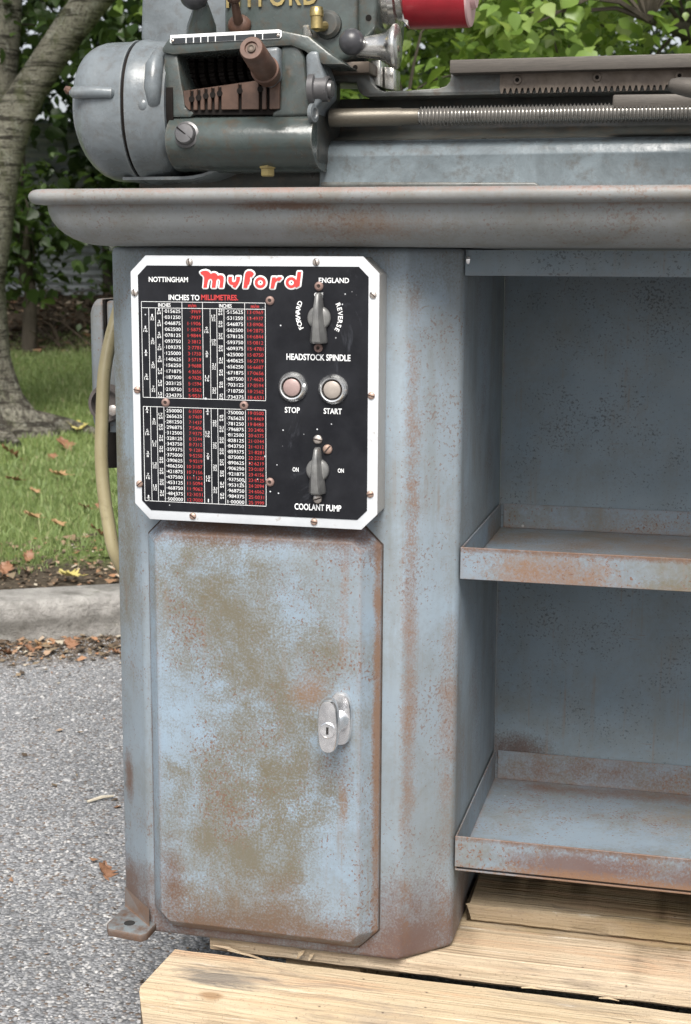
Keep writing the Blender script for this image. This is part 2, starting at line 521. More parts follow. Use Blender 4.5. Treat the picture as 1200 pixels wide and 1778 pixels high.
def bits(n, tr, sfun, zfun, size):
    tt = RNG.uniform(*tr, n); s_ = sfun(n)
    x = K0.x + KD.x * tt + KN.x * s_; y = K0.y + KD.y * tt + KN.y * s_
    z = zfun(s_, tt)
    sz = size * RNG.lognormal(0, .5, n); an = RNG.uniform(0, 2 * np.pi, n); el = RNG.uniform(.3, 1, n)
    v = np.zeros((n, 4, 3))
    for k, (a, bq) in enumerate([(-1, 0), (0, -1), (1, 0), (0, 1)]):
        px, py = a * sz, bq * sz * el
        v[:, k] = np.c_[x + px * np.cos(an) - py * np.sin(an), y + px * np.sin(an) + py * np.cos(an), z + RNG.uniform(.0005, .9, n) * sz]
    b = (np.arange(n) * 4)[:, None]
    f = np.concatenate([b + np.array([[0, 1, 2]]), b + np.array([[0, 2, 3]])])
    return v.reshape(-1, 3), f, np.repeat(RNG.uniform(0, 1, n) ** 1.5, 4)


lt = [bits(6000, (-1.6, 2.2), lambda n: -np.abs(RNG.normal(0, .11, n)) - .004, lambda s, t_: np.full(len(s), .002), .0052),
      bits(7000, (-1.6, 2.2), lambda n: RNG.uniform(.13, .75, n), lambda s, t_: np.array([ground_z(a, b_) for a, b_ in zip(s, t_)]) + .002, .006),
      bits(1500, (-1.6, 2.2), lambda n: -RNG.uniform(0, 2.2, n), lambda s, t_: np.full(len(s), .001), .0035),
      bits(9000, (-2.5, 4), lambda n: RNG.uniform(6.4, 8.2, n), lambda s, t_: np.array([ground_z(a, b_) for a, b_ in zip(s, t_)]) + .005, .016)]
vv, ff, va, b = [], [], [], 0
for a_, f_, q_ in lt:
    vv.append(a_); ff.append(f_ + b); va.append(q_); b += len(a_)
tag(cloud_mesh('leaf_litter', np.concatenate(vv), np.concatenate(ff), np.concatenate(va), M['litter']), 'brown crumbled leaf litter and grit along the kerb', 'leaf litter', kind='stuff')

# dead brushwood on the bank below the fence
mb = MB()
for i in range(260):
    t0, s0 = random.uniform(-3, 4), random.uniform(6.5, 8.0)
    p = Vector((*kxy(t0, s0), ground_z(s0, t0))); a = random.uniform(0, 6.28); l_ = random.uniform(.15, .5)
    q = p + Vector((math.cos(a) * l_, math.sin(a) * l_, random.uniform(.02, .3)))
    mb.tube([p, (p + q) / 2 + Vector((random.uniform(-.05, .05), 0, .05)), q], [.006, .004, .002], 4)
M['brush'] = plain('dead_brushwood', (0.10, 0.075, 0.055), .9, 0, .5, 10)
tag(mb.build('brushwood', M['brush'], smooth=False, fix=False), 'tangled dead brown brushwood on the bank below the fence', 'brushwood', kind='stuff')

# loose stones proud of the asphalt, near the camera
M['chips'] = leaf_mat('road_chippings', [(0.12, 0.123, 0.13), (0.22, 0.223, 0.235), (0.32, 0.323, 0.335), (0.52, 0.51, 0.50)], 0.7, 0)
n = 52000
x = RNG.uniform(-1.15, 0.25, n); y = RNG.uniform(-0.25, 1.75, n)
sd = (x - K0.x) * KN.x + (y - K0.y) * KN.y
kp = sd < -0.02
x, y = x[kp], y[kp]; n = len(x)
sz = .0024 * RNG.lognormal(0, .3, n); an = RNG.uniform(0, 6.28, n); el = RNG.uniform(.5, 1, n)
v = np.zeros((n, 5, 3))
tz = RNG.uniform(-.4, .4, (n, 4))
for k, (a, bq) in enumerate([(-1, -.6), (.8, -1), (1, .7), (-.7, 1)]):
    px, py = a * sz, bq * sz * el
    v[:, k] = np.c_[x + px * np.cos(an) - py * np.sin(an), y + px * np.sin(an) + py * np.cos(an), np.full(n, -.0006)]
v[:, 4] = np.c_[x + RNG.normal(0, .3, n) * sz, y + RNG.normal(0, .3, n) * sz, sz * RNG.uniform(.25, .7, n)]
b = (np.arange(n) * 5)[:, None]
f = np.concatenate([b + np.array([[i, (i + 1) % 4, 4]]) for i in range(4)])
tag(cloud_mesh('road_chippings', v.reshape(-1, 3), f, np.repeat(RNG.uniform(0, 1, n) ** 1.4, 5), M['chips']), 'pale stone chippings in the worn asphalt', 'chippings', kind='stuff')

# ------------------------------------------------------------------ fence at the back of the verge
t = NT('fence_sheet')
c = t.mix(t.map(t.noise(6, 5, 0.65), 0.35, 0.65), (0.33, 0.36, 0.39), (0.48, 0.51, 0.54))
c = t.mix(t.map(t.noise(30, 6, 0.7, vec=t.scaled((.2, .2, 1))), 0.55, 0.7, 0, 0.7), c, (0.05, 0.05, 0.05))
M['fence'] = t.done(c, 0.75, 0, None, 0.3)
M['post'] = plain('weathered_post', (0.07, 0.06, 0.05), 0.9, 0, 0.4, 20)
fx, fy = kxy(0.2, 8.0)
fence = root('garden_fence', (fx, fy, ground_z(8.0)), 'grey ribbed sheet fence with dark posts beyond the grass', 'fence')
for i in range(-5, 7):
    t0 = 0.1 + i * 0.98
    mb = MB()
    z0 = ground_z(8.0) - 0.05
    prof = [(0.02 * (k % 2) + 8.0, z0 + k * 0.0275) for k in range(50)]
    rings = [[Vector((*kxy(t0 + q * 0.93, p[0] + d_), p[1])) for p in prof] for q, d_ in ((0, 0), (1, 0))]
    vs = rings[0] + rings[1]; n = len(prof)
    mb.add(vs, [(k, k + 1, n + k + 1, n + k) for k in range(n - 1)])
    back = [Vector((*kxy(t0 + q * 0.93, 8.035), z)) for q in (0, 1) for z in (z0, z0 + 49 * .0275)]
    mb.add(back, [(0, 1, 3, 2)])
    mb.build('fence_sheet', M['fence'], fence, smooth=False, fix=False)
    mb = MB(); a = kxy(t0 - 0.025, 7.98)
    mb.lathe((a[0], a[1], z0 - .05), (0, 0, 1), [(0, .045), (1.48, .042), (1.5, .03)], 10)
    mb.build('post', M['post'], fence)

# ------------------------------------------------------------------ trees
t = NT('cherry_bark')
band = t.noise(1.0, 6, 0.7, 0.3, vec=t.scaled((5, 5, 42)))
c = t.mix(t.map(t.noise(4, 5, 0.65), 0.35, 0.65), (0.17, 0.16, 0.125), (0.31, 0.295, 0.24))
c = t.mix(t.map(band, 0.50, 0.58), c, (0.05, 0.045, 0.036))
c = t.mix(t.map(t.noise(1.0, 4, 0.6, vec=t.scaled((9, 9, 70), (4, 2, 1))), 0.62, 0.72, 0, .6), c, (0.36, 0.34, 0.30))
c = t.mix(t.map(t.noise(8, 5, 0.7, vec=t.scaled((1, 1, .6), (7, 3, 2))), 0.55, 0.66, 0, 0.6), c, (0.10, 0.11, 0.05))
c = t.mix(t.map(t.noise(22, 6, 0.75, vec=t.scaled((1, 1, .8), (2, 8, 5))), 0.56, 0.62, 0, 0.7), c, (0.36, 0.36, 0.31))
c = t.mix(t.map(t.noise(70, 5, 0.75), 0.52, 0.60, 0, .7), c, (0.05, 0.045, 0.036))
lo = t.map(t.math('ADD', t.sep()[2], t.math('MULTIPLY', t.noise(6, 4), 0.5)), 0.95, 0.55)
crk = t.noise(1.0, 5, 0.75, 0.6, vec=t.scaled((26, 26, 7)))
c = t.mix(t.math('MULTIPLY', lo, t.map(crk, 0.45, 0.62)), c, (0.05, 0.042, 0.035))
h = t.math('ADD', t.math('MULTIPLY', band, 0.8), t.math('MULTIPLY', t.math('MULTIPLY', crk, lo), -2.0))
M['bark'] = t.done(c, 0.85, 0, t.bump(t.math('ADD', h, t.math('MULTIPLY', t.noise(60, 5, .75), .8)), 1.0, 0.02), 0.2)
t = NT('brown_bark')
c = t.mix(t.noise(1, 6, 0.7, vec=t.scaled((20, 20, 5))), (0.03, 0.025, 0.02), (0.10, 0.085, 0.065))
M['bark2'] = t.done(c, 0.9, 0, t.bump(t.noise(1, 6, 0.7, vec=t.scaled((20, 20, 5))), 0.8, 0.02), 0.2)


def leaf_cloud(centers, per, spread, size, var0, droop=0.5, squash=0.7):
    """lime-shaped leaves, folded on the midrib, gathered about the twig ends"""
    centers = np.asarray(centers); k = len(centers); n = k * per
    c = np.repeat(centers, per, 0) + RNG.normal(0, 1, (n, 3)) * spread * np.array([1, 1, squash])
    vc = np.repeat(np.clip(RNG.normal(var0, .16, k), 0, 1), per)
    L = size * np.clip(RNG.lognormal(-.1, .3, n), .4, 1.7)
    # leaf axis: outward and drooping; normal mostly up
    az = RNG.uniform(0, 2 * np.pi, n); el = -droop + RNG.normal(0, .45, n)
    ax = np.c_[np.cos(az) * np.cos(el), np.sin(az) * np.cos(el), np.sin(el)]
    up = np.c_[RNG.normal(0, .45, n), RNG.normal(0, .45, n) - .15, np.ones(n)]
    sd = np.cross(ax, up); sd /= np.linalg.norm(sd, axis=1)[:, None]
    nm = np.cross(sd, ax)
    out = [(0, 0, 0), (-.30, .18, .08), (-.40, .45, .10), (-.22, .76, .05), (0, 1.05, -.08), (.22, .76, .05), (.40, .45, .10), (.30, .18, .08), (0, .5, 0)]
    v = np.zeros((n, 9, 3))
    for i, (a, b_, d_) in enumerate(out):
        v[:, i] = c + sd * (a * L)[:, None] + ax * (b_ * L)[:, None] + nm * (d_ * L)[:, None]
    b_ = (np.arange(n) * 9)[:, None]
    f = np.concatenate([b_ + np.array([[i, (i + 1) % 8, 8]]) for i in range(8)])
    var = np.clip(vc + RNG.normal(0, .13, n), 0, 1)
    return v.reshape(-1, 3), f, np.repeat(var, 9)


def ellipsoid_points(n, c, r, lo=0.35, test=None):
    out = []
    while len(out) < n:
        p = RNG.normal(0, 1, 3); p /= np.linalg.norm(p)
        p = p * RNG.uniform(lo ** 3, 1) ** (1 / 3)
        q = np.array(c) + p * np.array(r)
        if q[2] > 0.3 and (test is None or test(q)): out.append(q)
    return out


def sprig(mb, a, b_, r):
    a = Vector(a); b_ = Vector(b_); mid = (a + b_) / 2 + Vector((random.uniform(-.1, .1), random.uniform(-.1, .1), random.uniform(.02, .2))) * (b_ - a).length
    mb.tube([a, (a + mid) / 2 + Vector((0, 0, .02)), mid, b_], [r, r * .8, r * .6, r * .25], 5)


def tree(name, label, base, trunk_pts, trunk_r, limbs, bark, crown_c, crown_r, clumps, per, spread, size, mat, var0, group=None, lo=.35, test=None, twigs=60, droop=.5):
    rt = root(name, base, label, 'tree', group)
    mb = MB()
    mb.tube(trunk_pts, trunk_r, 16)
    mb.build('trunk', bark, rt, angle=60)
    for pts, rad in limbs:
        mb = MB(); mb.tube(pts, rad, 12); mb.build('limb', bark, rt, angle=60)
    pts = ellipsoid_points(clumps, crown_c, crown_r, lo, test)
    tops = [Vector(trunk_pts[-1])] + [Vector(p) for l_, _ in limbs for p in l_[1:]]
    mb = MB()
    for q in random.sample(pts, min(twigs, len(pts))):
        a = min(tops, key=lambda w: (w - Vector(q)).length)
        sprig(mb, a, q, 0.006 + 0.006 * random.random())
    mb.build('twigs', bark, rt, smooth=False, fix=False)['kind'] = 'stuff'
    v_, f_, q_ = leaf_cloud(pts, per, spread, size, var0, droop)
    cloud_mesh('crown', v_, f_, q_, mat, rt)
    return rt


M['leaf_bright'] = leaf_mat('lime_leaves', [(0.035, 0.075, 0.018), (0.10, 0.18, 0.035), (0.16, 0.26, 0.055), (0.23, 0.34, 0.085), (0.36, 0.44, 0.17)], 0.34, 0.5, (0.30, 0.40, 0.05), 0.5)
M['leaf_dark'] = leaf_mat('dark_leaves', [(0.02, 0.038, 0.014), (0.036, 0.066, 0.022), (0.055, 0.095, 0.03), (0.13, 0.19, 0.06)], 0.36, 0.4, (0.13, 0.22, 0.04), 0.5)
M['leaf_mid'] = leaf_mat('cherry_leaves', [(0.03, 0.055, 0.015), (0.05, 0.09, 0.022), (0.08, 0.13, 0.03)], 0.42, 0.35, (0.14, 0.22, 0.03), 0.5)

# the forked cherry at the left edge
def gxy(x, y):
    s_ = (x - K0.x) * KN.x + (y - K0.y) * KN.y; t_ = (x - K0.x) * KD.x + (y - K0.y) * KD.y
    return ground_z(s_, t_)
TX, TY = -2.71, 4.62
tz = gxy(TX, TY)
cherry = root('cherry_tree', (TX, TY, tz), 'forked grey-barked tree with ringed bark standing on the grass', 'tree')
mb = MB()
rings = []
for z, cx_, r in [(-.12, 0, .40), (0, 0, .335), (.06, 0, .285), (.16, -.005, .245), (.32, -.01, .222), (.55, -.02, .215), (.8, -.025, .21), (1.05, -.035, .19), (1.22, -.06, .17), (1.4, -.09, .14), (1.6, -.11, .06)]:
    ring = []
    for i in range(28):
        a = 2 * math.pi * i / 28
        fl = 1 + (0.22 * max(0, math.cos(3 * a + .4)) + .08 * math.cos(7 * a)) * max(0, (.3 - z) / .3) + 0.04 * math.cos(5 * a + z * 3)
        ring.append((TX + cx_ + r * fl * math.cos(a), TY + r * fl * math.sin(a), tz + z))
    rings.append(ring)
mb.loft(rings); mb.build('trunk', M['bark'], cherry, angle=60)
mb = MB()      # right limb of the fork
lp = [P(-45, 620, TY), P(-38, 500, TY), P(-28, 400, TY), P(-15, 320, TY), P(2, 260, TY), P(24, 205, TY), P(52, 155, TY), P(86, 102, TY), P(120, 52, TY), P(160, 0, TY), P(210, -60, TY - .05), P(300, -160, TY - .1), P(420, -330, TY - .1)]
mb.tube(lp, [.06, .11, .125, .115, .10, .086, .074, .07, .072, .074, .07, .055, .03], 20); mb.build('limb', M['bark'], cherry, angle=60)
mb = MB(); lp2 = [P(-42, 380, TY + .02), P(-22, 200, TY + .04), P(-8, 60, TY + .05), P(2, -60, TY + .1), P(20, -260, TY + .2)]
mb.tube(lp2, [.13, .12, .108, .10, .05], 16); mb.build('limb', M['bark'], cherry, angle=60)
mb = MB()
for q_ in [((.2, -.22), (.42, -.34)), ((.28, .05), (.62, .10)), ((-.25, -.1), (-.6, -.2))]:
    a, b_ = q_
    mb.tube([(TX + a[0] * .6, TY + a[1] * .6, tz + .07), (TX + a[0], TY + a[1], tz + .03), (TX + (a[0] + b_[0]) / 2, TY + (a[1] + b_[1]) / 2, tz + .008), (TX + b_[0], TY + b_[1], tz - .03)], [.07, .055, .04, .02], 10)
mb.build('root_spread', M['bark'], cherry, angle=60)
pts = ellipsoid_points(170, (TX + .3, TY, tz + 3.5), (2.0, 1.8, 1.7), .4, lambda q: q[2] > tz + 1.9)
pts += [tuple(P(u, v_, TY + d_)) for u, v_, d_ in [(60, 20, .2), (95, 45, .3), (75, 62, .35), (45, 55, .3), (120, 5, .3), (100, -20, .2), (30, -10, .1)]]
mb = MB()
for q in random.sample(pts, 60):
    a = min([Vector(p) for p in lp[8:]] + [Vector(p) for p in lp2[2:]] + [Vector((TX - .3, TY, tz + 3.2))], key=lambda w: (w - Vector(q)).length)
    sprig(mb, a, q, .009)
mb.build('twigs', M['bark2'], cherry, smooth=False, fix=False)['kind'] = 'stuff'
v_, f_, q_ = leaf_cloud(pts, 40, .17, .058, .5, .6)
cloud_mesh('crown', v_, f_, q_, M['leaf_mid'], cherry)

# the bright lime behind the lathe, hanging low
bx, by = 0.55, 4.3
bz = gxy(bx, by)
tree('lime_tree', 'bright green broad-leaved tree hanging low behind the lathe bed', (bx, by, bz),
     [(bx, by, bz - .1), (bx, by, bz + .5), (bx + .05, by, bz + 1.2), (bx, by + .1, bz + 2.2), (bx - .1, by + .1, bz + 3.6)], [.17, .13, .12, .10, .04],
     [([(bx, by, bz + .95), (bx - .5, by - .4, bz + 1.25), (bx - 1.0, by - .8, bz + 1.3)], [.05, .035, .012]),
      ([(bx, by, bz + 1.1), (bx + .5, by - .5, bz + 1.35), (bx + .9, by - 1.0, bz + 1.35)], [.05, .035, .012]),
      ([(bx, by, bz + 1.3), (bx - .1, by - .6, bz + 1.55), (bx - .2, by - 1.2, bz + 1.5)], [.05, .03, .01]),
      ([(bx, by, bz + 1.8), (bx - .9, by, bz + 2.4), (bx - 1.5, by, bz + 2.7)], [.05, .03, .01]),
      ([(bx, by, bz + 1.8), (bx + .9, by + .1, bz + 2.4), (bx + 1.5, by, bz + 2.7)], [.05, .03, .01])],
     M['bark2'], (bx - .25, by - .1, 2.15), (2.0, 1.45, 1.45), 620, 46, .105, .052, M['leaf_bright'], .62, lo=.3, twigs=200,
     test=lambda q: q[2] > .95)

# dark trees and shrubs closing the view
def dark_tree(x, y, h, rx, rz, label, n=150, per=40, size=.10, mat='leaf_dark', var=.45, low=.5, name='hedgerow_tree'):
    z = gxy(x, y)
    tree(name, label, (x, y, z), [(x, y, z - .1), (x + .03, y, z + h * .25), (x - .04, y, z + h * .55), (x, y, z + h * .9)], [.12 * min(1, h / 3.2), .09 * min(1, h / 3.2), .07 * min(1, h / 3.2), .015],
         [([(x, y, z + h * .3), (x + rx * .5, y - .2, z + h * .5)], [.05, .015]), ([(x, y, z + h * .35), (x - rx * .5, y + .1, z + h * .6)], [.05, .015])],
         M['bark2'], (x, y, z + low + rz), (rx, rx * .8, rz), n, per, .17, size, M[mat], var, 'trees and shrubs along the fence', lo=.3, twigs=40)


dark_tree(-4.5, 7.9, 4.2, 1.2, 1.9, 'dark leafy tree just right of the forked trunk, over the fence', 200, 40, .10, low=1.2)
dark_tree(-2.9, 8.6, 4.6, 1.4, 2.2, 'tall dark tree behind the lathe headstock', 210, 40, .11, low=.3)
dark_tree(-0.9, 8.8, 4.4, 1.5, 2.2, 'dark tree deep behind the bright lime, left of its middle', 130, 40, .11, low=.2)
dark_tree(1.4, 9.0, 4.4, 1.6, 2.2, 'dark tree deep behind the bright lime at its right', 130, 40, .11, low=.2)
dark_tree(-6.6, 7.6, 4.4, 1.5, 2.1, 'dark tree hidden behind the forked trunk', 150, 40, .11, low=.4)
dark_tree(-3.17, 7.75, .5, .15, .2, 'small shrub at the foot of the fence beside the isolator box', 14, 26, .05, 'leaf_mid', .35, .1, 'shrub')
dark_tree(-3.80, 7.5, 1.5, .22, .40, 'leafy shrub low between the forked trunk and the fence', 26, 34, .07, 'leaf_mid', .45, .42, 'shrub')

# ================================================================== THE STAND
ZB, ZT = -0.4065 + G, 0.352 + G                    # foot and top of the pedestals
DEEP = 0.40
S = {}
S['pedestal'] = sheet_paint('pedestal_enamel', speck=0.42, grime=0.4, streak=0.55, stains_and_shade=[
    ((-.04, .03, -.40), (.09, .12, .09), RUST, 1.0), ((.30, .02, -.40), (.10, .2, .10), RUSTP, 1.0), ((.283, .01, -.10), (.010, .03, .34), RUST2, .62),
    ((.284, .01, .17), (.010, .03, .20), RUST2, .45), ((-.045, .03, -.24), (.012, .05, .04), RUST, 1.0), ((.13, 0, -.40), (.35, .06, .035), RUSTP, .6),
    ((.318, .05, -.2), (.012, .05, .35), RUST2, .45), ((-.05, .05, .15), (.02, .06, .22), OLIVE, .6), ((-.035, .03, .02), (.03, .06, .13), OLIVE, .7), ((.13, 0, .335), (.4, .1, .05), (0.13, 0.13, 0.12), .35)])  # last entry: shade under the tray put into the colour
dx0_, dx1_ = PX(263, 1100, 0), PX(663, 1100, 0)
S['door'] = sheet_paint('door_enamel', base=(0.20, 0.245, 0.285), light=(0.245, 0.33, 0.42), speck=0.6, grime=0.55, streak=0.2, seed=3.1, edge=.8, stains_and_shade=[
    ((.11, -.03, -.28), (.11, .1, .13), OLIVE, .85), ((.17, -.03, -.22), (.06, .1, .07), OLIVE, .5), ((.10, -.03, -.02), (.11, .1, .10), OLIVE, .6), ((.16, -.03, -.09), (.10, .1, .08), OLIVE, .7), ((.13, -.03, -.19), (.12, .1, .10), OLIVE, .5), ((.12, -.03, -.14), (.14, .1, .25), OLIVE, .42),
    ((.06, -.03, .03), (.08, .1, .05), OLIVE, .6), ((.185, -.03, -.10), (.03, .1, .03), RUST2, .7), ((.10, -.03, .062), (.18, .1, .020), RUST, 1.0), ((.13, -.02, -.380), (.20, .1, .040), RUST, .85),
    ((.13, -.03, -.35), (.12, .1, .05), (0.130, 0.090, 0.060), .6), ((.262, -.003, -.2), (.006, .012, .5), RUST, 1.2), ((dx1_ - .003, -.006, -.15), (.006, .012, .6), RUST2, 1.0), ((dx0_, -.003, -.2), (.005, .012, .6), RUST, .8), ((.13, -.004, -.392), (.3, .02, .010), RUST, 1.1), ((.222, -.02, -.1), (.007, .05, .4), RUST2, .35), ((.03, -.03, -.33), (.02, .1, .06), RUST, .7),
    ((.225, -.02, .07), (.05, .1, .04), RUSTP, .8)])
S['tray'] = sheet_paint('tray_enamel', base=(0.195, 0.205, 0.205), light=(0.24, 0.25, 0.25), speck=0.35, grime=0.55, streak=0.25, seed=6.3, edge=.5, stains_and_shade=[
    ((.2, -.05, .405), (.9, .08, .0035), (0.26, 0.165, 0.14), .55), ((.17, -.06, .390), (.06, .1, .005), RUST, 1.0), ((.95, -.06, .390), (.3, .1, .005), RUST, .6), ((.25, -.05, .37), (.12, .1, .02), (0.20, 0.14, 0.10), .6)])
S['cubby'] = sheet_paint('cubby_enamel_shaded', base=(0.145, 0.185, 0.215), light=(0.17, 0.22, 0.26), speck=0.4, grime=0.35, streak=0.2, seed=9.7, edge=.5, pin_col=(0.045, 0.04, 0.038), flake_col=(0.07, 0.052, 0.045), stains_and_shade=[  # same paint as the pedestal, with the bay's shade put into a darker base
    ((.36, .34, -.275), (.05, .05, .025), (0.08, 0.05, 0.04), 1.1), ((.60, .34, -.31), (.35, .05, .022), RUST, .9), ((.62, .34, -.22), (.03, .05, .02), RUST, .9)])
S['shelf'] = sheet_paint('shelf_enamel', base=(0.155, 0.185, 0.215), light=(0.19, 0.24, 0.29), speck=0.75, grime=0.75, streak=0.0, seed=12.9, edge=.55, stains_and_shade=[
    ((.45, .05, -.30), (.10, .03, .022), RUSTP, 1.15), ((.62, .05, -.30), (.16, .03, .03), RUSTP, 1.2), ((.52, .05, -.312), (.3, .02, .012), RUST2, 1.0), ((.42, .05, .018), (.08, .03, .03), RUST2, .9), ((.5, .05, .043), (.4, .03, .006), RUST, .8), ((.5, .05, -.277), (.4, .03, .006), RUST, .8), ((.56, .05, .012), (.06, .03, .012), OLIVE, .7),
    ((.50, .26, .02), (.22, .10, .03), (0.20, 0.15, 0.11), .7), ((.65, .25, -.30), (.2, .09, .03), (0.20, 0.15, 0.10), .6), ((.5, .33, -.30), (.3, .03, .04), RUST, .8)])
M['black_gap'] = plain('seam_dark', (0.015, 0.014, 0.013), 0.9)

stand = root('machine_stand', (0.13, 0.18, ZB), 'rusty blue-grey steel lathe stand with door, control panel and open shelves', 'machine stand')


def pedestal(x0, x1, name):
    c_ = 0.0505
    mb = MB()
    mb.prism([(x0 + c_, 0), (x1 - c_, 0), (x1, c_), (x1, DEEP), (x0, DEEP), (x0, c_)], 'z', ZB, ZT)
    return mb.build(name, S['pedestal'], stand, bevel=.007, bseg=4, angle=50)


PXL, PXR = -0.0585, 0.3268
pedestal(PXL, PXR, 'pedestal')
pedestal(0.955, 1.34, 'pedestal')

# door: a pressed octagonal pan
def octo(x0, x1, z0, z1, c_):
    return [(x0 + c_, z0), (x1 - c_, z0), (x1, z0 + c_), (x1, z1 - c_), (x1 - c_, z1), (x0 + c_, z1), (x0, z1 - c_), (x0, z0 + c_)]


def oct_pan(mb, o, rings):
    """o = x0,x1,z0,z1,c ; rings = (inset, y)"""
    rr = []
    for ins, y in rings:
        rr.append([(p[0], y, p[1]) for p in octo(o[0] + ins, o[1] - ins, o[2] + ins, o[3] - ins, max(.004, o[4] - ins * .8))])
    mb.loft(rr)


dx0, dx1 = PX(263, 1100, 0), PX(663, 1100, 0)
dz0, dz1 = PZ(450, 1622, 0), PZ(450, 899, 0)
mb = MB()
oct_pan(mb, (dx0, dx1, dz0, dz1, .0225), [(0, .002), (0, -.005), (.0165, -.0270), (.05, -.0272)])
door = mb.build('door', S['door'], stand, bevel=.0016, bseg=3, angle=40)
mb = MB()
mb.prism(octo(dx0 - .0011, dx1 + .0011, dz0 - .0011, dz1 + .0011, .0225), 'y', -.0012, .001)
M['door_seam'] = plain('rusty_seam', (0.055, 0.038, 0.03), .9, 0, .5, 80)
mb.build('door_seam', M['door_seam'], stand, smooth=False)
M['chrome'] = metal('worn_chrome', (0.82, 0.82, 0.83), 0.16, (0.52, 0.50, 0.50), 0.4, 40, bump=.04)
mb = MB()
hb = P(592, 1247, -.03)


def stadium(cx_, cz_, w, h_, n=8, pw=2.6):
    return [(cx_ + w / 2 * math.copysign(abs(math.cos(a)) ** (2 / pw), math.cos(a)), cz_ + h_ / 2 * math.copysign(abs(math.sin(a)) ** (2 / pw), math.sin(a))) for a in [2 * math.pi * k / (4 * n) for k in range(4 * n)]]


def pad(mb, cx_, cz_, w, h_, ys, pw=2.8):
    mb.loft([[(p[0], y, p[1]) for p in stadium(cx_, cz_, w * k, h_ * (1 - (1 - k) * w / h_), 8, pw)] for y, k in ys])


pad(mb, hb.x, hb.z, .0245, .056, [(-.0275, 1), (-.034, .98), (-.036, .9), (-.0365, .5)])
mb.lathe((hb.x, -.036, hb.z), (0, -1, 0), [(0, .0105), (.006, .0095), (.02, .0085), (.034, .0085)], 24)
hf = P(569, 1262, -.074)
pad(mb, hf.x, hf.z, .0215, .056, [(-.062, .82), (-.064, .95), (-.069, 1), (-.0735, .97), (-.0755, .86), (-.0762, .5)])
handle = mb.build('handle', M['chrome'], door, angle=40)
mb = MB()
lk = P(569, 1268, -.0765)
mb.lathe((lk.x, -.0755, lk.z), (0, -1, 0), [(0, .0083), (.0016, .0083), (.0022, .0074), (.0018, .0070), (.0024, .0066), (.0024, .001)], 28)
mb.m = 1
mb.box(lk.x - .0012, lk.x + .0012, -.0783, -.0779, lk.z - .004, lk.z + .0035)
mb.build('lock_barrel', [M['chrome'], M['black_gap']], door)

# foot lug
M['rust_steel'] = None
t = NT('rusted_foot')
c = t.mix(t.map(t.noise(45, 6, 0.7), 0.46, 0.66), (0.15, 0.17, 0.18), (0.105, 0.065, 0.046))
nz = t.n('ShaderNodeNewGeometry'); nz2 = t.sep(nz.outputs['True Normal'])
c = t.mix(t.map(nz2[2], .7, .3, 0, .8), c, t.mix(t.noise(90, 5, .7), (0.07, 0.042, 0.03), (0.14, 0.078, 0.045)))
c = t.mix(t.math('MULTIPLY', t.edge(.004, .02, .2), .6), c, (0.20, 0.105, 0.055))
M['foot'] = t.done(c, 0.7, 0, t.bump(t.noise(120, 5, .7), .5, .002), .3)
def foot(sx, xo):
    mb = MB()
    zt = ZB + .0125
    pl = [(-.0505, .045), (-.0540, -.014), (-.0475, -.0265), (-.006, -.032), (-.001, -.025), (.0, .012)]
    pl = [(xo + sx * p[0], p[1]) for p in pl]
    mb.prism(pl, 'z', ZB + .003, zt)
    if sx > 0: mb.add([(-.0575, .0490, zt + .016), (-.0085, .0002, zt + .016), (-.004, -.0110, zt - .001), (-.0515, .0330, zt - .001)], [(0, 1, 2, 3)])
    f_ = mb.build('foot', M['foot'], stand, bevel=.0022, bseg=2)
    mb = MB(); mb.lathe((xo + sx * -.029, -.008, zt - .004), (0, 0, 1), [(0, .0062), (.0045, .0062)], 18)
    mb.build('bolt_hole', M['black_gap'], f_)
foot(1, 0.0)
foot(-1, 1.2815)
# drip tray with rolled rim
def rrect(x0, x1, y0, y1, r, z, n=6):
    out = []
    for cx_, cy_, a0 in ((x1 - r, y1 - r, 0), (x0 + r, y1 - r, 90), (x0 + r, y0 + r, 180), (x1 - r, y0 + r, 270)):
        for k in range(n + 1):
            a = R_(a0 + 90 * k / n); out.append((cx_ + r * math.cos(a), cy_ + r * math.sin(a), z))
    return out


prof = [(-.06, .3522), (-.02, .3523)]
for k in range(9):
    a = math.pi / 2 * k / 8; prof.append((-.014 + .047 * math.sin(a), .392 - .0395 * math.cos(a)))
for k in range(13):
    a = R_(215 - 270 - 20 + 0) + math.pi * 1.25 * k / 12
    prof.append((.0405 + .0078 * math.cos(a), .4000 + .0074 * math.sin(a)))
prof += [(.0305, .392)]
for k in range(1, 8):
    a = math.pi / 2 * k / 7; prof.append((.0305 - .045 * math.sin(a) + 0, .392 - .034 * (1 - math.cos(a))))
prof += [(-.03, .3578), (-.2, .3578)]
mb = MB()
TX0, TX1, TY0, TY1 = -.0505, 1.33, -.036, .50
mb.loft([rrect(TX0 - o, TX1 + o, TY0 - o, TY1 + o, max(.003, .012 + o * .35), z + G) for o, z in prof])
mb.build('drip_tray', S['tray'], stand, angle=45, fix=True)

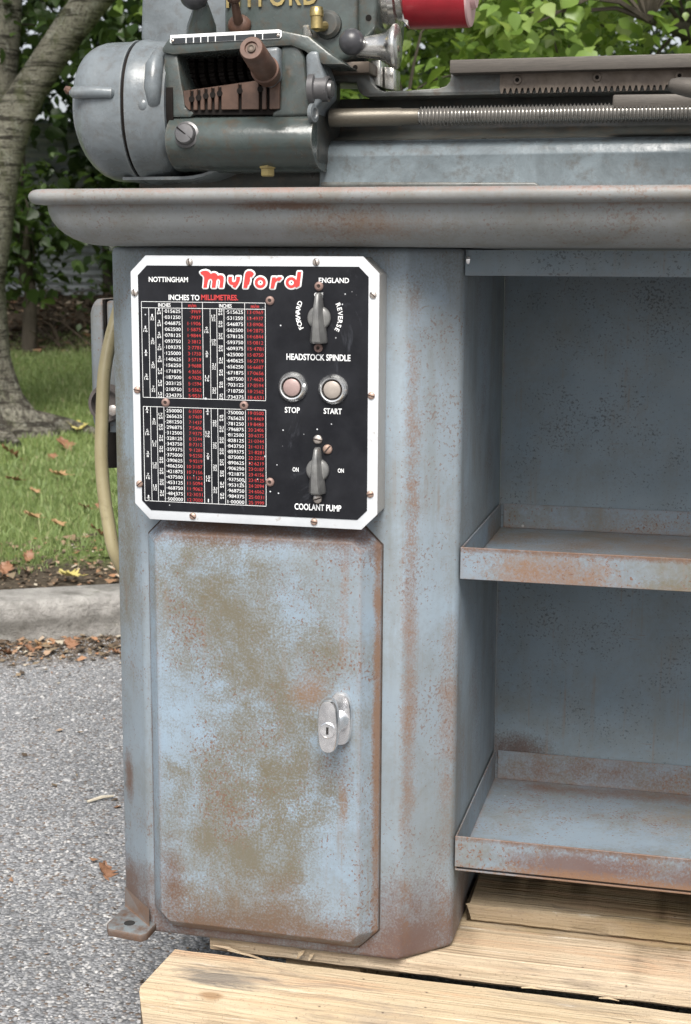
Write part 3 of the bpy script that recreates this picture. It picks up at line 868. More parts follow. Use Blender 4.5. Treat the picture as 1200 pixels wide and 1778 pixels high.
# open bay between the pedestals
BX0, BX1, BY0, BY1 = PXR + .0008, .954, .0505, .346
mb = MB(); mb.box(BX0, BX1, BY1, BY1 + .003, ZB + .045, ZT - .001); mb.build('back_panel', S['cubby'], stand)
mb = MB()
zh = .3244 + G
mb.add([(BX0, BY0, zh), (BX1, BY0, zh), (BX1, BY0, ZT - .002), (BX0 + .004, BY0, ZT - .002), (BX0, BY0, ZT - .008)], [(0, 1, 2, 3, 4)])
mb.add([(BX0, BY0 + .0025, zh), (BX1, BY0 + .0025, zh), (BX1, BY0 + .0025, ZT - .002), (BX0, BY0 + .0025, ZT - .002)], [(3, 2, 1, 0)])
mb.add([(BX0, BY0, zh), (BX1, BY0, zh), (BX1, BY0 + .0025, zh), (BX0, BY0 + .0025, zh)], [(3, 2, 1, 0)])
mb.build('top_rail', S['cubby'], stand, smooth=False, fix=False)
mb = MB(); mb.ball((BX0 + .003, BY0 - .001, ZT - .012), .0035, 8, 6, (.8, .6, 1.3)); mb.build('weld', M['chrome'], stand)


def shelf(z0, z1, zf):
    mb = MB()
    th = .0022
    a, b_ = BX0 + .0008, BX1 - .0008
    mb.box(a, b_, BY0 - .003, BY0 - .003 + th, z0, z1)                              # front lip
    mb.box(a, b_, BY0 - .003 + th, BY1 - .0008, zf - th, zf)                        # floor
    mb.box(a, a + th * .8, BY0 - .003 + th, BY1 - .004, zf, z1 - .0005)             # turned-up left edge
    mb.box(b_ - th, b_, BY0 - .003 + th, BY1 - .004, zf, z1 - .0005)
    mb.box(a + .0045, b_ - .0045, BY1 - .003, BY1 - .0008, zf, z1 - .001)           # turned-up back edge
    mb.build('shelf', S['shelf'], stand, bevel=.0006, bseg=1)


zf = PZ(1000, 921, BY1)
shelf(.0092 + G, .0434 + G, zf)
zf2 = PZ(1000, 1362, BY1)
shelf(-.3112 + G, -.2761 + G, zf2)

# ------------------------------------------------------------------ control panel
PY = -.0388
M['panel_box'] = metal('panel_aluminium', (0.62, 0.60, 0.57), 0.42, (0.40, 0.36, 0.33), 0.5, 30, 0.75, (60, 60, 6))
t = NT('white_frame')
c = t.mix(t.map(t.noise(25, 5, 0.65), 0.4, 0.7), (0.62, 0.645, 0.67), (0.53, 0.55, 0.575))
c = t.mix(t.map(t.noise(90, 6, 0.75), 0.60, 0.68, 0, .7), c, (0.36, 0.33, 0.30))
c = t.mix(t.math('MULTIPLY', t.edge(.002, .05, .4), .5), c, (0.5, 0.47, 0.44))
M['white'] = t.done(c, 0.38, 0.0, t.bump(t.noise(60, 3), .08, .001), .5)
t = NT('black_legend_plate')
c = t.mix(t.map(t.noise(18, 5, 0.7), 0.4, 0.75), (0.006, 0.0065, 0.009), (0.016, 0.017, 0.021))
sm = t.math('MULTIPLY', t.map(t.noise(26, 6, 0.75, .8, vec=t.scaled((1, 1, .55), (.3, 0, 1.1))), .60, .74), .30)
c = t.mix(sm, c, (0.13, 0.14, 0.165))
for sc_, th_, pr, of in ((62, .085, .60, 0.0), (120, .11, .60, 4.0), (30, .05, .58, 8.0)):
    vv_ = t.scaled((1, 1, 1), (of, of, of))
    sp = t.math('MULTIPLY', t.map(t.voro(sc_, 'F1', 'Distance', vec=vv_), th_, th_ * .6), t.map(t.noise(14, 3, .6, vec=vv_), pr, pr + .02))
    c = t.mix(sp, c, (0.60, 0.62, 0.64))
scr = t.math('MULTIPLY', t.map(t.noise(1, 3, .5, vec=t.scaled((240, 1, 14), (1, 0, 0))), .755, .77), .7)
c = t.mix(scr, c, (0.34, 0.36, 0.40))
M['black'] = t.done(c, t.map(t.noise(30, 4), .3, .7, .38, .6), 0, None, .22)
px0, px1, pz1, pz0, pc = 0.0, .25825, .34299 + G, .07299 + G, .01633
mb = MB(); mb.prism(octo(px0 + .0008, px1 - .0008, pz0 + .0008, pz1 - .0008, pc), 'y', PY + .0018, -.0003)
panel = mb.build('control_panel', M['panel_box'], stand, bevel=.0012)
panel['label'] = 'black and white control panel box with conversion tables and switches'
mb = MB(); mb.prism(octo(px0, px1, pz0, pz1, pc), 'y', PY, PY + .0016)
mb.build('face_plate', M['white'], panel, bevel=.0005, bseg=2)
ix0, ix1 = PX(242, 600, PY), PX(639.5, 600, PY)
iz1, iz0 = PZ(440, 462, PY), PZ(440, 894, PY)
mb = MB(); mb.prism(octo(ix0, ix1, iz0, iz1, .0098), 'y', PY - .0006, PY + .0004)
mb.build('legend_plate', M['black'], panel, smooth=False)
TYY = PY - .0009                                   # plane of the printed lettering

M['ink_white'] = plain('white_ink', (0.78, 0.79, 0.79), .5, 0, .08, 200)
M['ink_red'] = plain('red_ink', (0.50, 0.04, 0.04), .5, 0, .2, 160)
M['ink_logo'] = plain('logo_red', (0.72, 0.05, 0.045), .45, 0, .12, 120)

# glyph cache from Blender's own built-in font
_gl = {}


def glyph(ch, bold):
    key = (ch, bold)
    if key in _gl: return _gl[key]

    def mesh_of(s_, keep=False):
        cu = bpy.data.curves.new('g', 'FONT'); cu.body = s_; cu.size = 1.0; cu.resolution_u = 3; cu.offset = bold
        ob = bpy.data.objects.new('g', cu); COL.objects.link(ob)
        dg = bpy.context.evaluated_depsgraph_get()
        me = bpy.data.meshes.new_from_object(ob.evaluated_get(dg))
        co = [tuple(v.co) for v in me.vertices]; fs = [tuple(p.vertices) for p in me.polygons]
        bpy.data.objects.remove(ob); bpy.data.curves.remove(cu); bpy.data.meshes.remove(me)
        return co, fs
    co, fs = mesh_of(ch) if ch != ' ' else ([], [])
    w2 = max(c_[0] for c_ in mesh_of('H' + ch + 'H')[0]); w1 = max(c_[0] for c_ in mesh_of('HH')[0])
    _gl[key] = (co, fs, w2 - w1)
    return _gl[key]


def layout(s_, bold=.012, track=0.0):
    vs, fs, x_ = [], [], 0.0
    for ch in s_:
        co, ff_, adv = glyph(ch, bold)
        b_ = len(vs); vs += [(c_[0] + x_, c_[1]) for c_ in co]; fs += [tuple(b_ + i for i in f_) for f_ in ff_]
        x_ += adv + track
    return vs, fs


def lettering(mb, s_, x0, x1, z0, z1, bold=.012, y=None, rot=None, cap=None):
    """fit the string into the box; z0..z1 is the cap height"""
    vs, fs = layout(s_, bold)
    ax, bx_ = min(v[0] for v in vs), max(v[0] for v in vs)
    hy = 0.73
    out = []
    for v in vs:
        p, q = x0 + (v[0] - ax) / (bx_ - ax) * (x1 - x0), z0 + v[1] / hy * (z1 - z0)
        if rot:
            cx_, cz_, a = rot; dx_, dz_ = p - cx_, q - cz_
            p, q = cx_ + dx_ * math.cos(a) - dz_ * math.sin(a), cz_ + dx_ * math.sin(a) + dz_ * math.cos(a)
        out.append((p, TYY if y is None else y, q))
    mb.add(out, fs)


def lpx(mb, s_, u0, v0, u1, v1, bold=.02):
    lettering(mb, s_, PX(u0, v1, PY), PX(u1, v1, PY), PZ((u0 + u1) / 2, v1, PY), PZ((u0 + u1) / 2, v0, PY), bold)


def letter_part(name, draw, mat):
    mb = MB(); draw(mb); return mb.build(name, mat, panel, smooth=False, fix=False)


for s_, u0, v0, u1, v1 in [('NOTTINGHAM', 259, 480.5, 327, 489.5), ('ENGLAND', 554, 482, 606.5, 491), ('INCHES TO', 293.5, 511.5, 347, 521),
                           ('HEADSTOCK SPINDLE', 498, 614.5, 609, 625.5), ('STOP', 495, 706.5, 521, 716.5), ('START', 562.5, 708.5, 594, 718.5), ('OFF', 546, 508, 561.5, 515),
                           ('ON', 508.5, 811, 519, 818.5), ('ON', 587, 813, 597.5, 820.5), ('COOLANT PUMP', 512, 875, 593, 886)]:
    letter_part('lettering', lambda mb: lpx(mb, s_, u0, v0, u1, v1), M['ink_white'])
letter_part('lettering', lambda mb: lpx(mb, 'MILLIMETRES.', 350, 511.5, 414, 521), M['ink_red'])


def arc_text(mb, s_, uc, vc, r, a0, a1, h_):
    cx_, cz_ = PX(uc, vc, PY), PZ(uc, vc, PY); n_ = len(s_)
    for i, ch in enumerate(s_):
        a = R_(a0 + (a1 - a0) * i / (n_ - 1))
        x_, z_ = cx_ + r * math.cos(a), cz_ + r * math.sin(a)
        co, fs, adv = glyph(ch, .02)
        w_ = h_ / .73
        mid = (min(c_[0] for c_ in co) + max(c_[0] for c_ in co)) / 2
        ra = a + (R_(-90) if a1 < a0 else R_(90))
        vs = []
        for c_ in co:
            dx_, dz_ = (c_[0] - mid) * w_, c_[1] * w_
            vs.append((x_ + dx_ * math.cos(ra) - dz_ * math.sin(ra), TYY, z_ + dx_ * math.sin(ra) + dz_ * math.cos(ra)))
        mb.add(vs, fs)


letter_part('lettering', lambda mb: arc_text(mb, 'FORWARD', 566, 546, .0262, 208, 158, .0048), M['ink_white'])
letter_part('lettering', lambda mb: arc_text(mb, 'REVERSE', 543, 548, .0262, 22, -28, .0048), M['ink_white'])


# conversion tables
def cellz(v): return PZ(350, v, PY)
def cellx(u): return PX(u, 600, PY)


COLS = [247.5, 260, 271.5, 283.5, 317.5, 353, 366, 377.5, 390, 425.8, 461.5]
lines, white_n, red_n = MB(), MB(), MB()
HW = .00022


def hl(mb, x0, x1, z): mb.box(x0, x1, TYY, TYY + .0002, z - HW, z + HW)
def vl(mb, x, z0, z1): mb.box(x - HW, x + HW, TYY - .0001, TYY + .0001, z0, z1)


def mm_str(n_):
    if n_ == 64: return '25·3999'
    s_ = '%.4f' % (math.floor(n_ * 25.4 / 64 * 1e4 + .5001) / 1e4 if n_ % 2 else n_ * 25.4 / 64)
    return s_.replace('0.', '·', 1) if s_.startswith('0.') else s_.replace('.', '·')


def in_str(n_):
    if n_ == 64: return '1·00000'
    return ('%.6f' % (n_ / 64)).replace('0.', '·', 1)


def table(vt, vb, rows_l, rows_r, header, v_first, v_last):
    zt_, zb_ = cellz(vt), cellz(vb)
    xs = [cellx(u) for u in COLS]
    hl(lines, xs[0], xs[-1], zt_); hl(lines, xs[0], xs[-1], zb_)
    zhd = cellz(vt + 10.8) if header else zt_
    if header:
        hl(lines, xs[0], xs[-1], zhd)
        for a, b_ in ((3, 4), (8, 9)):
            pass
        for k in (0, 3, 4, 5, 8, 9): pass
        for c_, s_, mbx, w_ in (((xs[0] + xs[4]) / 2 + .003, 'INCHES', white_n, .0132), ((xs[5] + xs[9]) / 2 + .002, 'INCHES', white_n, .0132), ((xs[4] + xs[5]) / 2, 'm/m', red_n, .0085), ((xs[9] + xs[10]) / 2, 'm/m', red_n, .0085)):
            zc_ = (zt_ + zhd) / 2
            lettering(mbx, s_, c_ - w_ / 2, c_ + w_ / 2, zc_ - .0019, zc_ + .0019, .014)
    for k, x_ in enumerate(xs):
        vl(lines, x_, zb_ + HW, (zt_ if k in (0, 4, 5, 9, 10) else zhd) - HW)
    for rows, k0 in ((rows_l, 0), (rows_r, 5)):
        nr = len(rows)
        for i, n_ in enumerate(rows):
            zc_ = cellz(v_first + (v_last - v_first) * i / (nr - 1))
            hh_ = .00182
            s_ = in_str(n_); w_ = .00278 * (len(s_) - (.6 if '·' in s_ else 0))
            xr_ = xs[k0 + 4] - .0018
            lettering(white_n, s_, xr_ - w_, xr_, zc_ - hh_, zc_ + hh_, -.002)
            s_ = mm_str(n_); w_ = .00255 * (len(s_) - .6)
            xr_ = xs[k0 + 5] - .0022
            lettering(red_n, s_, xr_ - w_, xr_, zc_ - hh_, zc_ + hh_, -.006)
            g_ = math.gcd(n_, 64); a, b_ = n_ // g_, 64 // g_
            cidx = {64: 2, 32: 1}.get(b_, 0)
            xc_ = (xs[k0 + cidx] + xs[k0 + cidx + 1]) / 2
            if b_ == 1:
                lettering(white_n, '1', xc_ - .0005, xc_ + .0005, zc_ - .0018, zc_ + .0018, .012)
                continue
            for s_, zz in ((str(a), zc_ + .0004), (str(b_), zc_ - .0034)):
                w_ = .0021 * len(s_) - (.0008 if s_ == '1' else 0)
                lettering(white_n, s_, xc_ - w_ / 2, xc_ + w_ / 2, zz, zz + .0026, .0)
            white_n.box(xc_ - .0019, xc_ + .0019, TYY, TYY + .0001, zc_ - .00028, zc_ + .00008)


table(524.8, 692.5, list(range(1, 16)), list(range(33, 48)), True, 540.8, 687.4)
table(708.5, 873.5, list(range(16, 33)), list(range(48, 65)), False, 714.3, 868.3)
lines.build('table_ruling', M['ink_white'], panel, smooth=False)
white_n.build('inch_figures', M['ink_white'], panel, smooth=False, fix=False)['kind'] = 'stuff'
red_n.build('millimetre_figures', M['ink_red'], panel, smooth=False, fix=False)['kind'] = 'stuff'

# the red name, outlined in white
def circ(cx_, cy_, r, n_=28): return [(cx_ + r * math.cos(2 * math.pi * k / n_), cy_ + r * math.sin(2 * math.pi * k / n_)) for k in range(n_)]


logo = [
    [(62, 78), (75, 68), (92, 61), (120, 58), (150, 68), (172, 92), (190, 84), (215, 82), (235, 92), (245, 112), (268, 105), (295, 109), (308, 128), (308, 165), (298, 236), (262, 236), (270, 168), (262, 147), (246, 142), (232, 158), (222, 236), (182, 236), (189, 168), (182, 148), (165, 142), (149, 153), (142, 178), (132, 236), (95, 236), (102, 178), (105, 132), (92, 106), (76, 98)],
    [(358, 122), (395, 122), (392, 160), (398, 174), (412, 180), (430, 172), (438, 150), (440, 122), (480, 122), (474, 165), (455, 205), (428, 241), (398, 224), (408, 211), (380, 205), (362, 190), (354, 165)],
    [(512, 239), (530, 100), (540, 75), (560, 62), (590, 62), (613, 77), (622, 95), (600, 125), (585, 120), (580, 140), (582, 160), (572, 200), (560, 206), (552, 239)],
    [(795, 243), (812, 128), (850, 128), (848, 146), (870, 127), (905, 125), (915, 136), (885, 168), (866, 160), (846, 182), (832, 243)],
    [(1078, 72), (1115, 72), (1098, 216), (1060, 236), (1050, 222), (1070, 128)]]
rings_ = [((688, 184), 58, 27), ((1010, 184), 58, 27)]


def lw(p, y):
    u, v = 338 + p[0] / 6, 460 + p[1] / 6
    return Vector((PX(u, v, PY), y, PZ(u, v, PY)))


out_mb, red_mb = MB(), MB()


def outline(poly, rad=.00165, flat=.0005, seg=8):
    pts = [lw(p, PY - .0006) for p in poly]; n_ = len(pts)
    for k in range(n_):
        a_, b__ = pts[k], pts[(k + 1) % n_]
        d_ = (b__ - a_).normalized(); w_ = Vector((-d_.z, 0, d_.x))
        rr_ = lambda c_, f_: [c_ + w_ * rad * f_ * math.cos(2 * math.pi * i / seg) + Vector((0, flat * f_ * math.sin(2 * math.pi * i / seg), 0)) for i in range(seg)]
        out_mb.loft([rr_(a_ - d_ * rad * .75, .5), rr_(a_ - d_ * rad * .35, .9), rr_(a_, 1), rr_(b__, 1), rr_(b__ + d_ * rad * .35, .9), rr_(b__ + d_ * rad * .75, .5)])


for i, poly in enumerate(logo):
    outline(poly)
    red_mb.prism([(lw(p, 0).x, lw(p, 0).z) for p in poly], 'y', PY - .0015 - .0001 * i, PY - .0005)
for (cx_, cy_), r0_, r1_ in rings_:
    outline(circ(cx_, cy_, r0_)); outline(circ(cx_, cy_, r1_ - 2))
    o_, i_ = circ(cx_, cy_, r0_, 32), circ(cx_, cy_, r1_, 32)
    red_mb.loft([[lw(p, y_) for p in ring] for ring, y_ in ((i_, PY - .0005), (i_, PY - .0013), (o_, PY - .0013), (o_, PY - .0005))], False, False)
out_mb.build('logo_outline', M['ink_white'], panel, angle=80)
red_mb.build('logo_script', M['ink_logo'], panel, smooth=False)

# screws, rivets
M['screw'] = metal('screw_steel', (0.62, 0.58, 0.54), .35, (0.30, 0.17, 0.10), .5, 200)
M['screw_brown'] = metal('rusty_screw', (0.46, 0.33, 0.27), .45, (0.16, 0.075, 0.045), .6, 220, .7)
M['rivet'] = metal('rusty_rivet', (0.28, 0.19, 0.165), .55, (0.13, 0.07, 0.055), .6, 220, .35)
M['slot'] = plain('slot_dark', (0.03, 0.02, 0.016), .8)


def screw_mesh(r, mat):
    mb = MB()
    mb.lathe((0, 0, 0), (0, -1, 0), [(0, r), (r * .22, r), (r * .42, r * .86), (r * .55, r * .55), (r * .6, r * .1)], 20)
    mb.m = 1
    mb.box(-r * .93, r * .93, -r * .64, -r * .30, -r * .13, r * .13)
    o = mb.build('screw', [mat, M['slot']]); me = o.data; bpy.data.objects.remove(o)
    return me


def rivet_mesh(r):
    mb = MB()
    mb.lathe((0, 0, 0), (0, -1, 0), [(0, r * 1.05), (r * .3, r), (r * .55, r * .75), (r * .6, r * .5), (r * .35, r * .36)], 20)
    mb.m = 1
    mb.lathe((0, -r * .3, 0), (0, -1, 0), [(0, r * .38), (r * .1, r * .38)], 12)
    o = mb.build('rivet', [M['rivet'], M['slot']]); me = o.data; bpy.data.objects.remove(o)
    return me


def stud(name, me, u, v, y, rot, parent):
    o = bpy.data.objects.new(name, me); link(o); o.parent = parent
    p = P(u, v, y)
    o.location = Vector((p.x, y, p.z)) - origin_of(parent); o.rotation_euler = (0, rot, 0)
    return o


sa, sb_, rv = screw_mesh(.0036, M['screw']), screw_mesh(.0036, M['screw_brown']), rivet_mesh(.0043)
sc_big = screw_mesh(.0047, M['screw']); sc_bigb = screw_mesh(.0049, M['screw_brown'])
for u, v, me, a in [(329, 455, sa, 80), (549, 455, sa, 75), (234, 508, sa, 85), (648, 512, sa, 40), (238.5, 677, sb_, 10), (645, 687, sb_, 15), (242.5, 840, sb_, -40), (643, 858, sb_, -15), (335, 896, sb_, 35), (545.5, 906, sb_, 10)]:
    stud('screw', me, u, v, PY - .0002, R_(a), panel)
for u, v in [(469, 522), (554, 497), (553, 604), (288, 699), (424, 704), (469, 837)]:
    stud('rivet', rv, u, v, PY - .0006, 0, panel)
stud('screw', sc_big, 552, 763, PY - .0006, R_(10), panel)
stud('screw', sc_bigb, 569, 780, PY - .0006, R_(-50), panel)
stud('screw', sc_big, 551.5, 866, PY - .0006, R_(-20), panel)

# rotary switches
t = NT('grey_bakelite')
c = t.mix(t.map(t.noise(70, 5, .65), .35, .65), (0.10, 0.10, 0.10), (0.17, 0.17, 0.165))
c = t.mix(t.math('MULTIPLY', t.edge(.0015, .02, .3), .55), c, (0.42, 0.42, 0.40))
M['bakelite'] = t.done(c, .3, 0, None, .55)


def rotary(u, v, s_):
    mb = MB(); y0 = PY - .0006
    p = P(u, v, y0)
    mb.lathe((p.x, y0, p.z), (0, -1, 0), [(0, .0118), (.003, .0118), (.0046, .0108), (.006, .008), (.0064, .002)], 32)
    rings = []
    for zz, wd, y1, wt in [(.0245, .0024, .010, .0014), (.0235, .0030, .0125, .0019), (.012, .0048, .017, .0024), (0, .0062, .0185, .0028), (-.012, .0075, .0180, .0032), (-.0225, .0088, .0165, .0040), (-.0245, .0084, .0145, .0036)]:
        zz *= s_
        b_ = y0 - .0012
        rings.append([(p.x - wd, b_, p.z + zz), (p.x - wd * .92, b_ - y1 * .35, p.z + zz), (p.x - wt + .0008, b_ - y1 * .95, p.z + zz), (p.x + .0008, b_ - y1, p.z + zz), (p.x + wt + .0008, b_ - y1 * .95, p.z + zz), (p.x + wd * .92, b_ - y1 * .35, p.z + zz), (p.x + wd, b_, p.z + zz)])
    mb.loft(rings)
    return mb.build('rotary_switch', M['bakelite'], panel, bevel=.0005, bseg=2, angle=40)


rotary(555, 552, 1.0)
rotary(552.5, 816, .95)

# push buttons
M['button_red'] = plain('faded_red_button', (0.34, 0.245, 0.23), .4, .1, .12, 80)
M['button_tan'] = plain('faded_green_button', (0.34, 0.30, 0.265), .4, .1, .12, 80)
M['ring'] = metal('button_ring', (0.78, 0.79, 0.79), .22, (0.55, 0.55, 0.55), .25, 40, bump=.02)
for u, v, mt in ((507.5, 672.5, 'button_red'), (577.5, 676.5, 'button_tan')):
    p = P(u, v, PY - .004); y0 = PY - .0006
    mb = MB()
    mb.lathe((p.x, y0, p.z), (0, -1, 0), [(0, .0152), (.0015, .0152), (.003, .0143), (.0055, .0128), (.0066, .0118), (.0063, .0106), (.002, .0101)], 40)
    mb.m = 1
    mb.lathe((p.x, y0 - .0019, p.z), (0, -1, 0), [(0, .0100), (.0006, .0100)], 30)
    mb.m = 2
    mb.lathe((p.x, y0 - .0024, p.z), (0, -1, 0), [(0, .0086), (.0034, .0086), (.0040, .0079), (.0041, .001)], 32)
    mb.build('push_button', [M['ring'], M['slot'], M[mt]], panel, angle=40)

# ================================================================== THE LATHE
C_ = {}
C_['green'] = cast_paint('grey_green_casting', (0.052, 0.065, 0.062), oil=.8, rough=(.14, .36))
C_['grey'] = cast_paint('grey_casting', (0.135, 0.153, 0.165), (0.05, 0.054, 0.054), oil=.45, rough=(.2, .4))
C_['bed'] = cast_paint('bed_casting', (0.14, 0.167, 0.182), (0.05, 0.055, 0.055), oil=.55, rough=(.14, .34))
C_['rail'] = cast_paint('oily_rail', (0.085, 0.092, 0.088), (0.03, 0.028, 0.024), oil=.85, rough=(.22, .5))
C_['dark'] = cast_paint('oily_shaded_casting', (0.04, 0.043, 0.040), (0.015, 0.014, 0.012), oil=.8, rough=(.25, .55), wear=.3)
M['steel'] = metal('bright_steel', (0.72, 0.71, 0.68), .22, (0.16, 0.12, 0.09), .45, 45)
M['dull_steel'] = metal('dull_steel', (0.13, 0.127, 0.13), .36, (0.04, 0.036, 0.032), .5, 60, .55)
M['brown_steel'] = metal('brown_stained_steel', (0.15, 0.12, 0.095), .5, (0.05, 0.034, 0.028), .65, 45, .35)
M['way'] = metal('bed_way', (0.115, 0.102, 0.088), .45, (0.035, 0.03, 0.027), .75, 20, .4, (3, 40, 90))
M['copper'] = plain('brown_fibre', (0.082, 0.047, 0.033), .5, .2, .35, 50)
M['knob_brown'] = plain('worn_brown_knob', (0.11, 0.058, 0.04), .45, .1, .4, 60)
M['brass'] = metal('oily_brass', (0.50, 0.39, 0.17), .34, (0.10, 0.08, 0.045), .65, 60)
M['shaft'] = metal('oily_shaft', (0.14, 0.125, 0.10), .33, (0.035, 0.028, 0.02), .65, 40, .6, (8, 60, 60))
M['oil_shade_black'] = plain('oily_shade_black', (0.010, 0.008, 0.007), .8, 0, .5, 30, .15)  # oily seams; also shade put into the colour of openings, slots and holes
M['ball'] = plain('black_plastic_ball', (0.05, 0.05, 0.055), .35, 0, .3, 40)
M['red'] = plain('red_enamel', (0.31, 0.016, 0.026), .35, 0, .25, 25)
M['pink'] = plain('pale_end_cap', (0.62, 0.40, 0.40), .4, 0, .1, 40)

lathe = root('metal_lathe', (.3, .16, .358 + G), 'grey-green metal lathe with gearbox, leadscrew and bed bolted on the drip tray', 'lathe')


def pxpoly(mb, pts, y0, y1):
    """an outline measured on plane y0, made solid back to y1"""
    mb.prism([(PX(u, v, y0), PZ(u, v, y0)) for u, v in pts], 'y', y0, y1)
    return mb


# --- change-gear cover: drum with a rounded end
cy0, ry = .125, .082
zc = PZ(180, 184, cy0 - ry); rz = .0745
xl, xs_, xr_ = PX(108, 186, cy0 - ry), PX(211, 186, cy0 - ry), PX(286, 186, cy0 - ry)


def drum(x_, k, n_=48, kz=None):
    kz = k if kz is None else kz
    kl = 1 - (1 - kz) * 1.75
    out = []
    for i in range(n_):
        a = 2 * math.pi * i / n_; c__, s__ = math.cos(a), math.sin(a)
        e_ = 2 / 2.35
        out.append((x_, cy0 + k * ry * math.copysign(abs(c__) ** e_, c__), zc + (kz if s__ > 0 else kl) * rz * math.copysign(abs(s__) ** e_, s__)))
    return out


mb = MB()
rg = []
for k in range(9):
    a = R_(90 * k / 8); rg.append(drum(xl + .042 * (1 - math.sin(a) ** 1.0) if False else xl + .036 * (1 - math.cos(a)), 1 - .40 * (1 - math.sin(a)) ** 1.0))
rg += [drum(xs_ - .010, 1.0), drum(xs_ - .004, 1.02), drum(xs_ - .001, 1.02)]
mb.loft(rg)
cover = mb.build('gear_cover', C_['grey'], lathe, angle=50)
mb = MB()
mb.loft([drum(xs_ - .002, .99), drum(xs_ + .003, .99)]); mb.build('cover_seam', M['oil_shade_black'], cover)
mb = MB()
mb.loft([drum(xs_ + .0022, 1.0), drum(xs_ + .003, 1.02), drum(xs_ + .006, 1.025), drum(xs_ + .014, 1.0), drum(xs_ + .028, .985), drum(xr_ - .012, .96), drum(xr_ - .004, .90), drum(xr_ - .003, .6)])
p = P(246, 182, cy0 - ry)
mb.ball((p.x, cy0 - ry + .006, p.z), .0085, 16, 10, (.9, .8, 1.0))
p = P(262, 150, cy0 - ry); mb.tube([(p.x, cy0 - ry + .030, p.z + .040), (p.x, cy0 - ry + .011, p.z + .022), (p.x, cy0 - ry + .006, p.z), (p.x, cy0 - ry + .008, p.z - .016), (p.x, cy0 - ry + .016, p.z - .024)], [.006, .0095, .0095, .008, .004], 14)
mb.build('gear_guard', C_['grey'], lathe, angle=50)
mb = MB()
mb.loft([drum(xr_ - .004, .84), drum(xr_ + .004, .84)]); mb.build('guard_gap', M['oil_shade_black'], cover); mb = MB()
p0, p1 = P(131, 161, cy0 - ry), P(199, 161, cy0 - ry)
mb.tube([(p0.x - .004, cy0 - ry + .004, p0.z), (p0.x, cy0 - ry - .001, p0.z), ((p0.x + p1.x) / 2, cy0 - ry - .0015, p0.z), (p1.x - .004, cy0 - ry + .001, p1.z), (p1.x, cy0 - ry + .006, p1.z)], [.005, .0066, .0066, .006, .003], 12)
mb.build('cover_rib', C_['grey'], cover)
mb = MB(); a, b_ = P(124, 160, .06), P(113, 153, .055)
mb.tube([a, (a + b_) / 2, b_], [.004, .0048, .0028], 8); mb.build('catch', M['knob_brown'], cover)

# --- belt guard and headstock
mb = MB(); pxpoly(mb, [(243, 74), (247, -90), (412, -90), (412, 95), (330, 100)], .175, .30); mb.build('belt_guard', C_['grey'], lathe, bevel=.006, bseg=3)
mb = MB()
pxpoly(mb, [(388, 100), (388, -90), (622, -90), (627, -20), (627, 62), (612, 100), (580, 114), (470, 114)], .105, .25)
head = mb.build('headstock', C_['green'], lathe, bevel=.007, bseg=3)
mb = MB()
pxpoly(mb, [(622, -90), (664, -90), (655, 0), (652, 50), (640, 68), (620, 70)], .095, .24)
p = P(640, 31, .0945); mb2 = MB(); mb2.lathe((p.x, .0955, p.z), (0, -1, 0), [(0, .0032), (.001, .0032)], 14)
mb.build('bearing_cap', C_['green'], lathe, bevel=.005, bseg=3)
mb2.build('hole', M['oil_shade_black'], head)
# raised name on the casting
mb = MB()
yl = .1046
vs, fs = layout('MYFORD', .018, .10)
ax, bx_ = min(v[0] for v in vs), max(v[0] for v in vs)
x0_, x1_ = PX(394, 10, yl), PX(552, 10, yl); zb_ = PZ(470, 10.5, yl); sc_ = (x1_ - x0_) / (bx_ - ax)
front = [(x0_ + (v[0] - ax) * sc_, yl - .0022, zb_ + v[1] * sc_ * 1.25) for v in vs]
back = [(p_[0], yl + .003, p_[2]) for p_ in front]
nv = len(front)
from collections import Counter
ec = Counter()
for f_ in fs:
    for i in range(len(f_)):
        ec[tuple(sorted((f_[i], f_[(i + 1) % len(f_)])))] += 1
mb.add(front + back, list(fs) + [(a, b__, b__ + nv, a + nv) for (a, b__), k in ec.items() if k == 1])
mb.build('cast_lettering', M['brass'], head, smooth=False)

# left lever with black grip, small brown lever
mb = MB()
mb.tube([P(350, 64, .10), P(350, 45, .095), P(350, 22, .085), P(349, 6, .078)], [.0165, .0155, .0105, .0075], 16)
lev = mb.build('speed_lever', C_['green'], lathe)
mb = MB(); p = P(337, -8, .07); mb.ball(p, .0145, 20, 12, (1.05, 1, 1)); mb.build('lever_grip', M['ball'], lev)
mb = MB(); p = P(416, 44, .104); mb.ball(p, .0125, 16, 10, (1.05, .7, .9)); mb.tube([p, P(412, 28, .09), P(407, 2, .08)], [.006, .0048, .0042], 12)
p = P(406, -6, .078); mb.ball(p, .008, 14, 10); mb.build('small_lever', M['knob_brown'], lathe)

# oil cup and nipple
mb = MB(); p = P(568, 42, .10); mb.lathe((p.x, .106, p.z), (0, -1, 0), [(0, .015), (.006, .0145), (.009, .011), (.0095, .002)], 24); mb.build('cup_boss', C_['dark'], head)
mb = MB(); p = P(550, 50, .085); mb.lathe(p, (0, 0, 1), [(-.001, .004), (.0, .0062), (.012, .0062), (.0125, .0072), (.018, .0072), (.019, .0066), (.0215, .0064), (.022, .003)], 20)
mb.tube([P(550, 46, .085), P(560, 46, .092), P(568, 44, .105)], [.0055, .005, .005], 10); mb.build('oil_cup', M['brass'], head)
mb = MB(); mb.tube([P(535, 62, .09), P(532, 52, .086), P(531, 45, .084)], [.0055, .0045, .0035], 10); mb.build('oil_nipple', M['steel'], head)

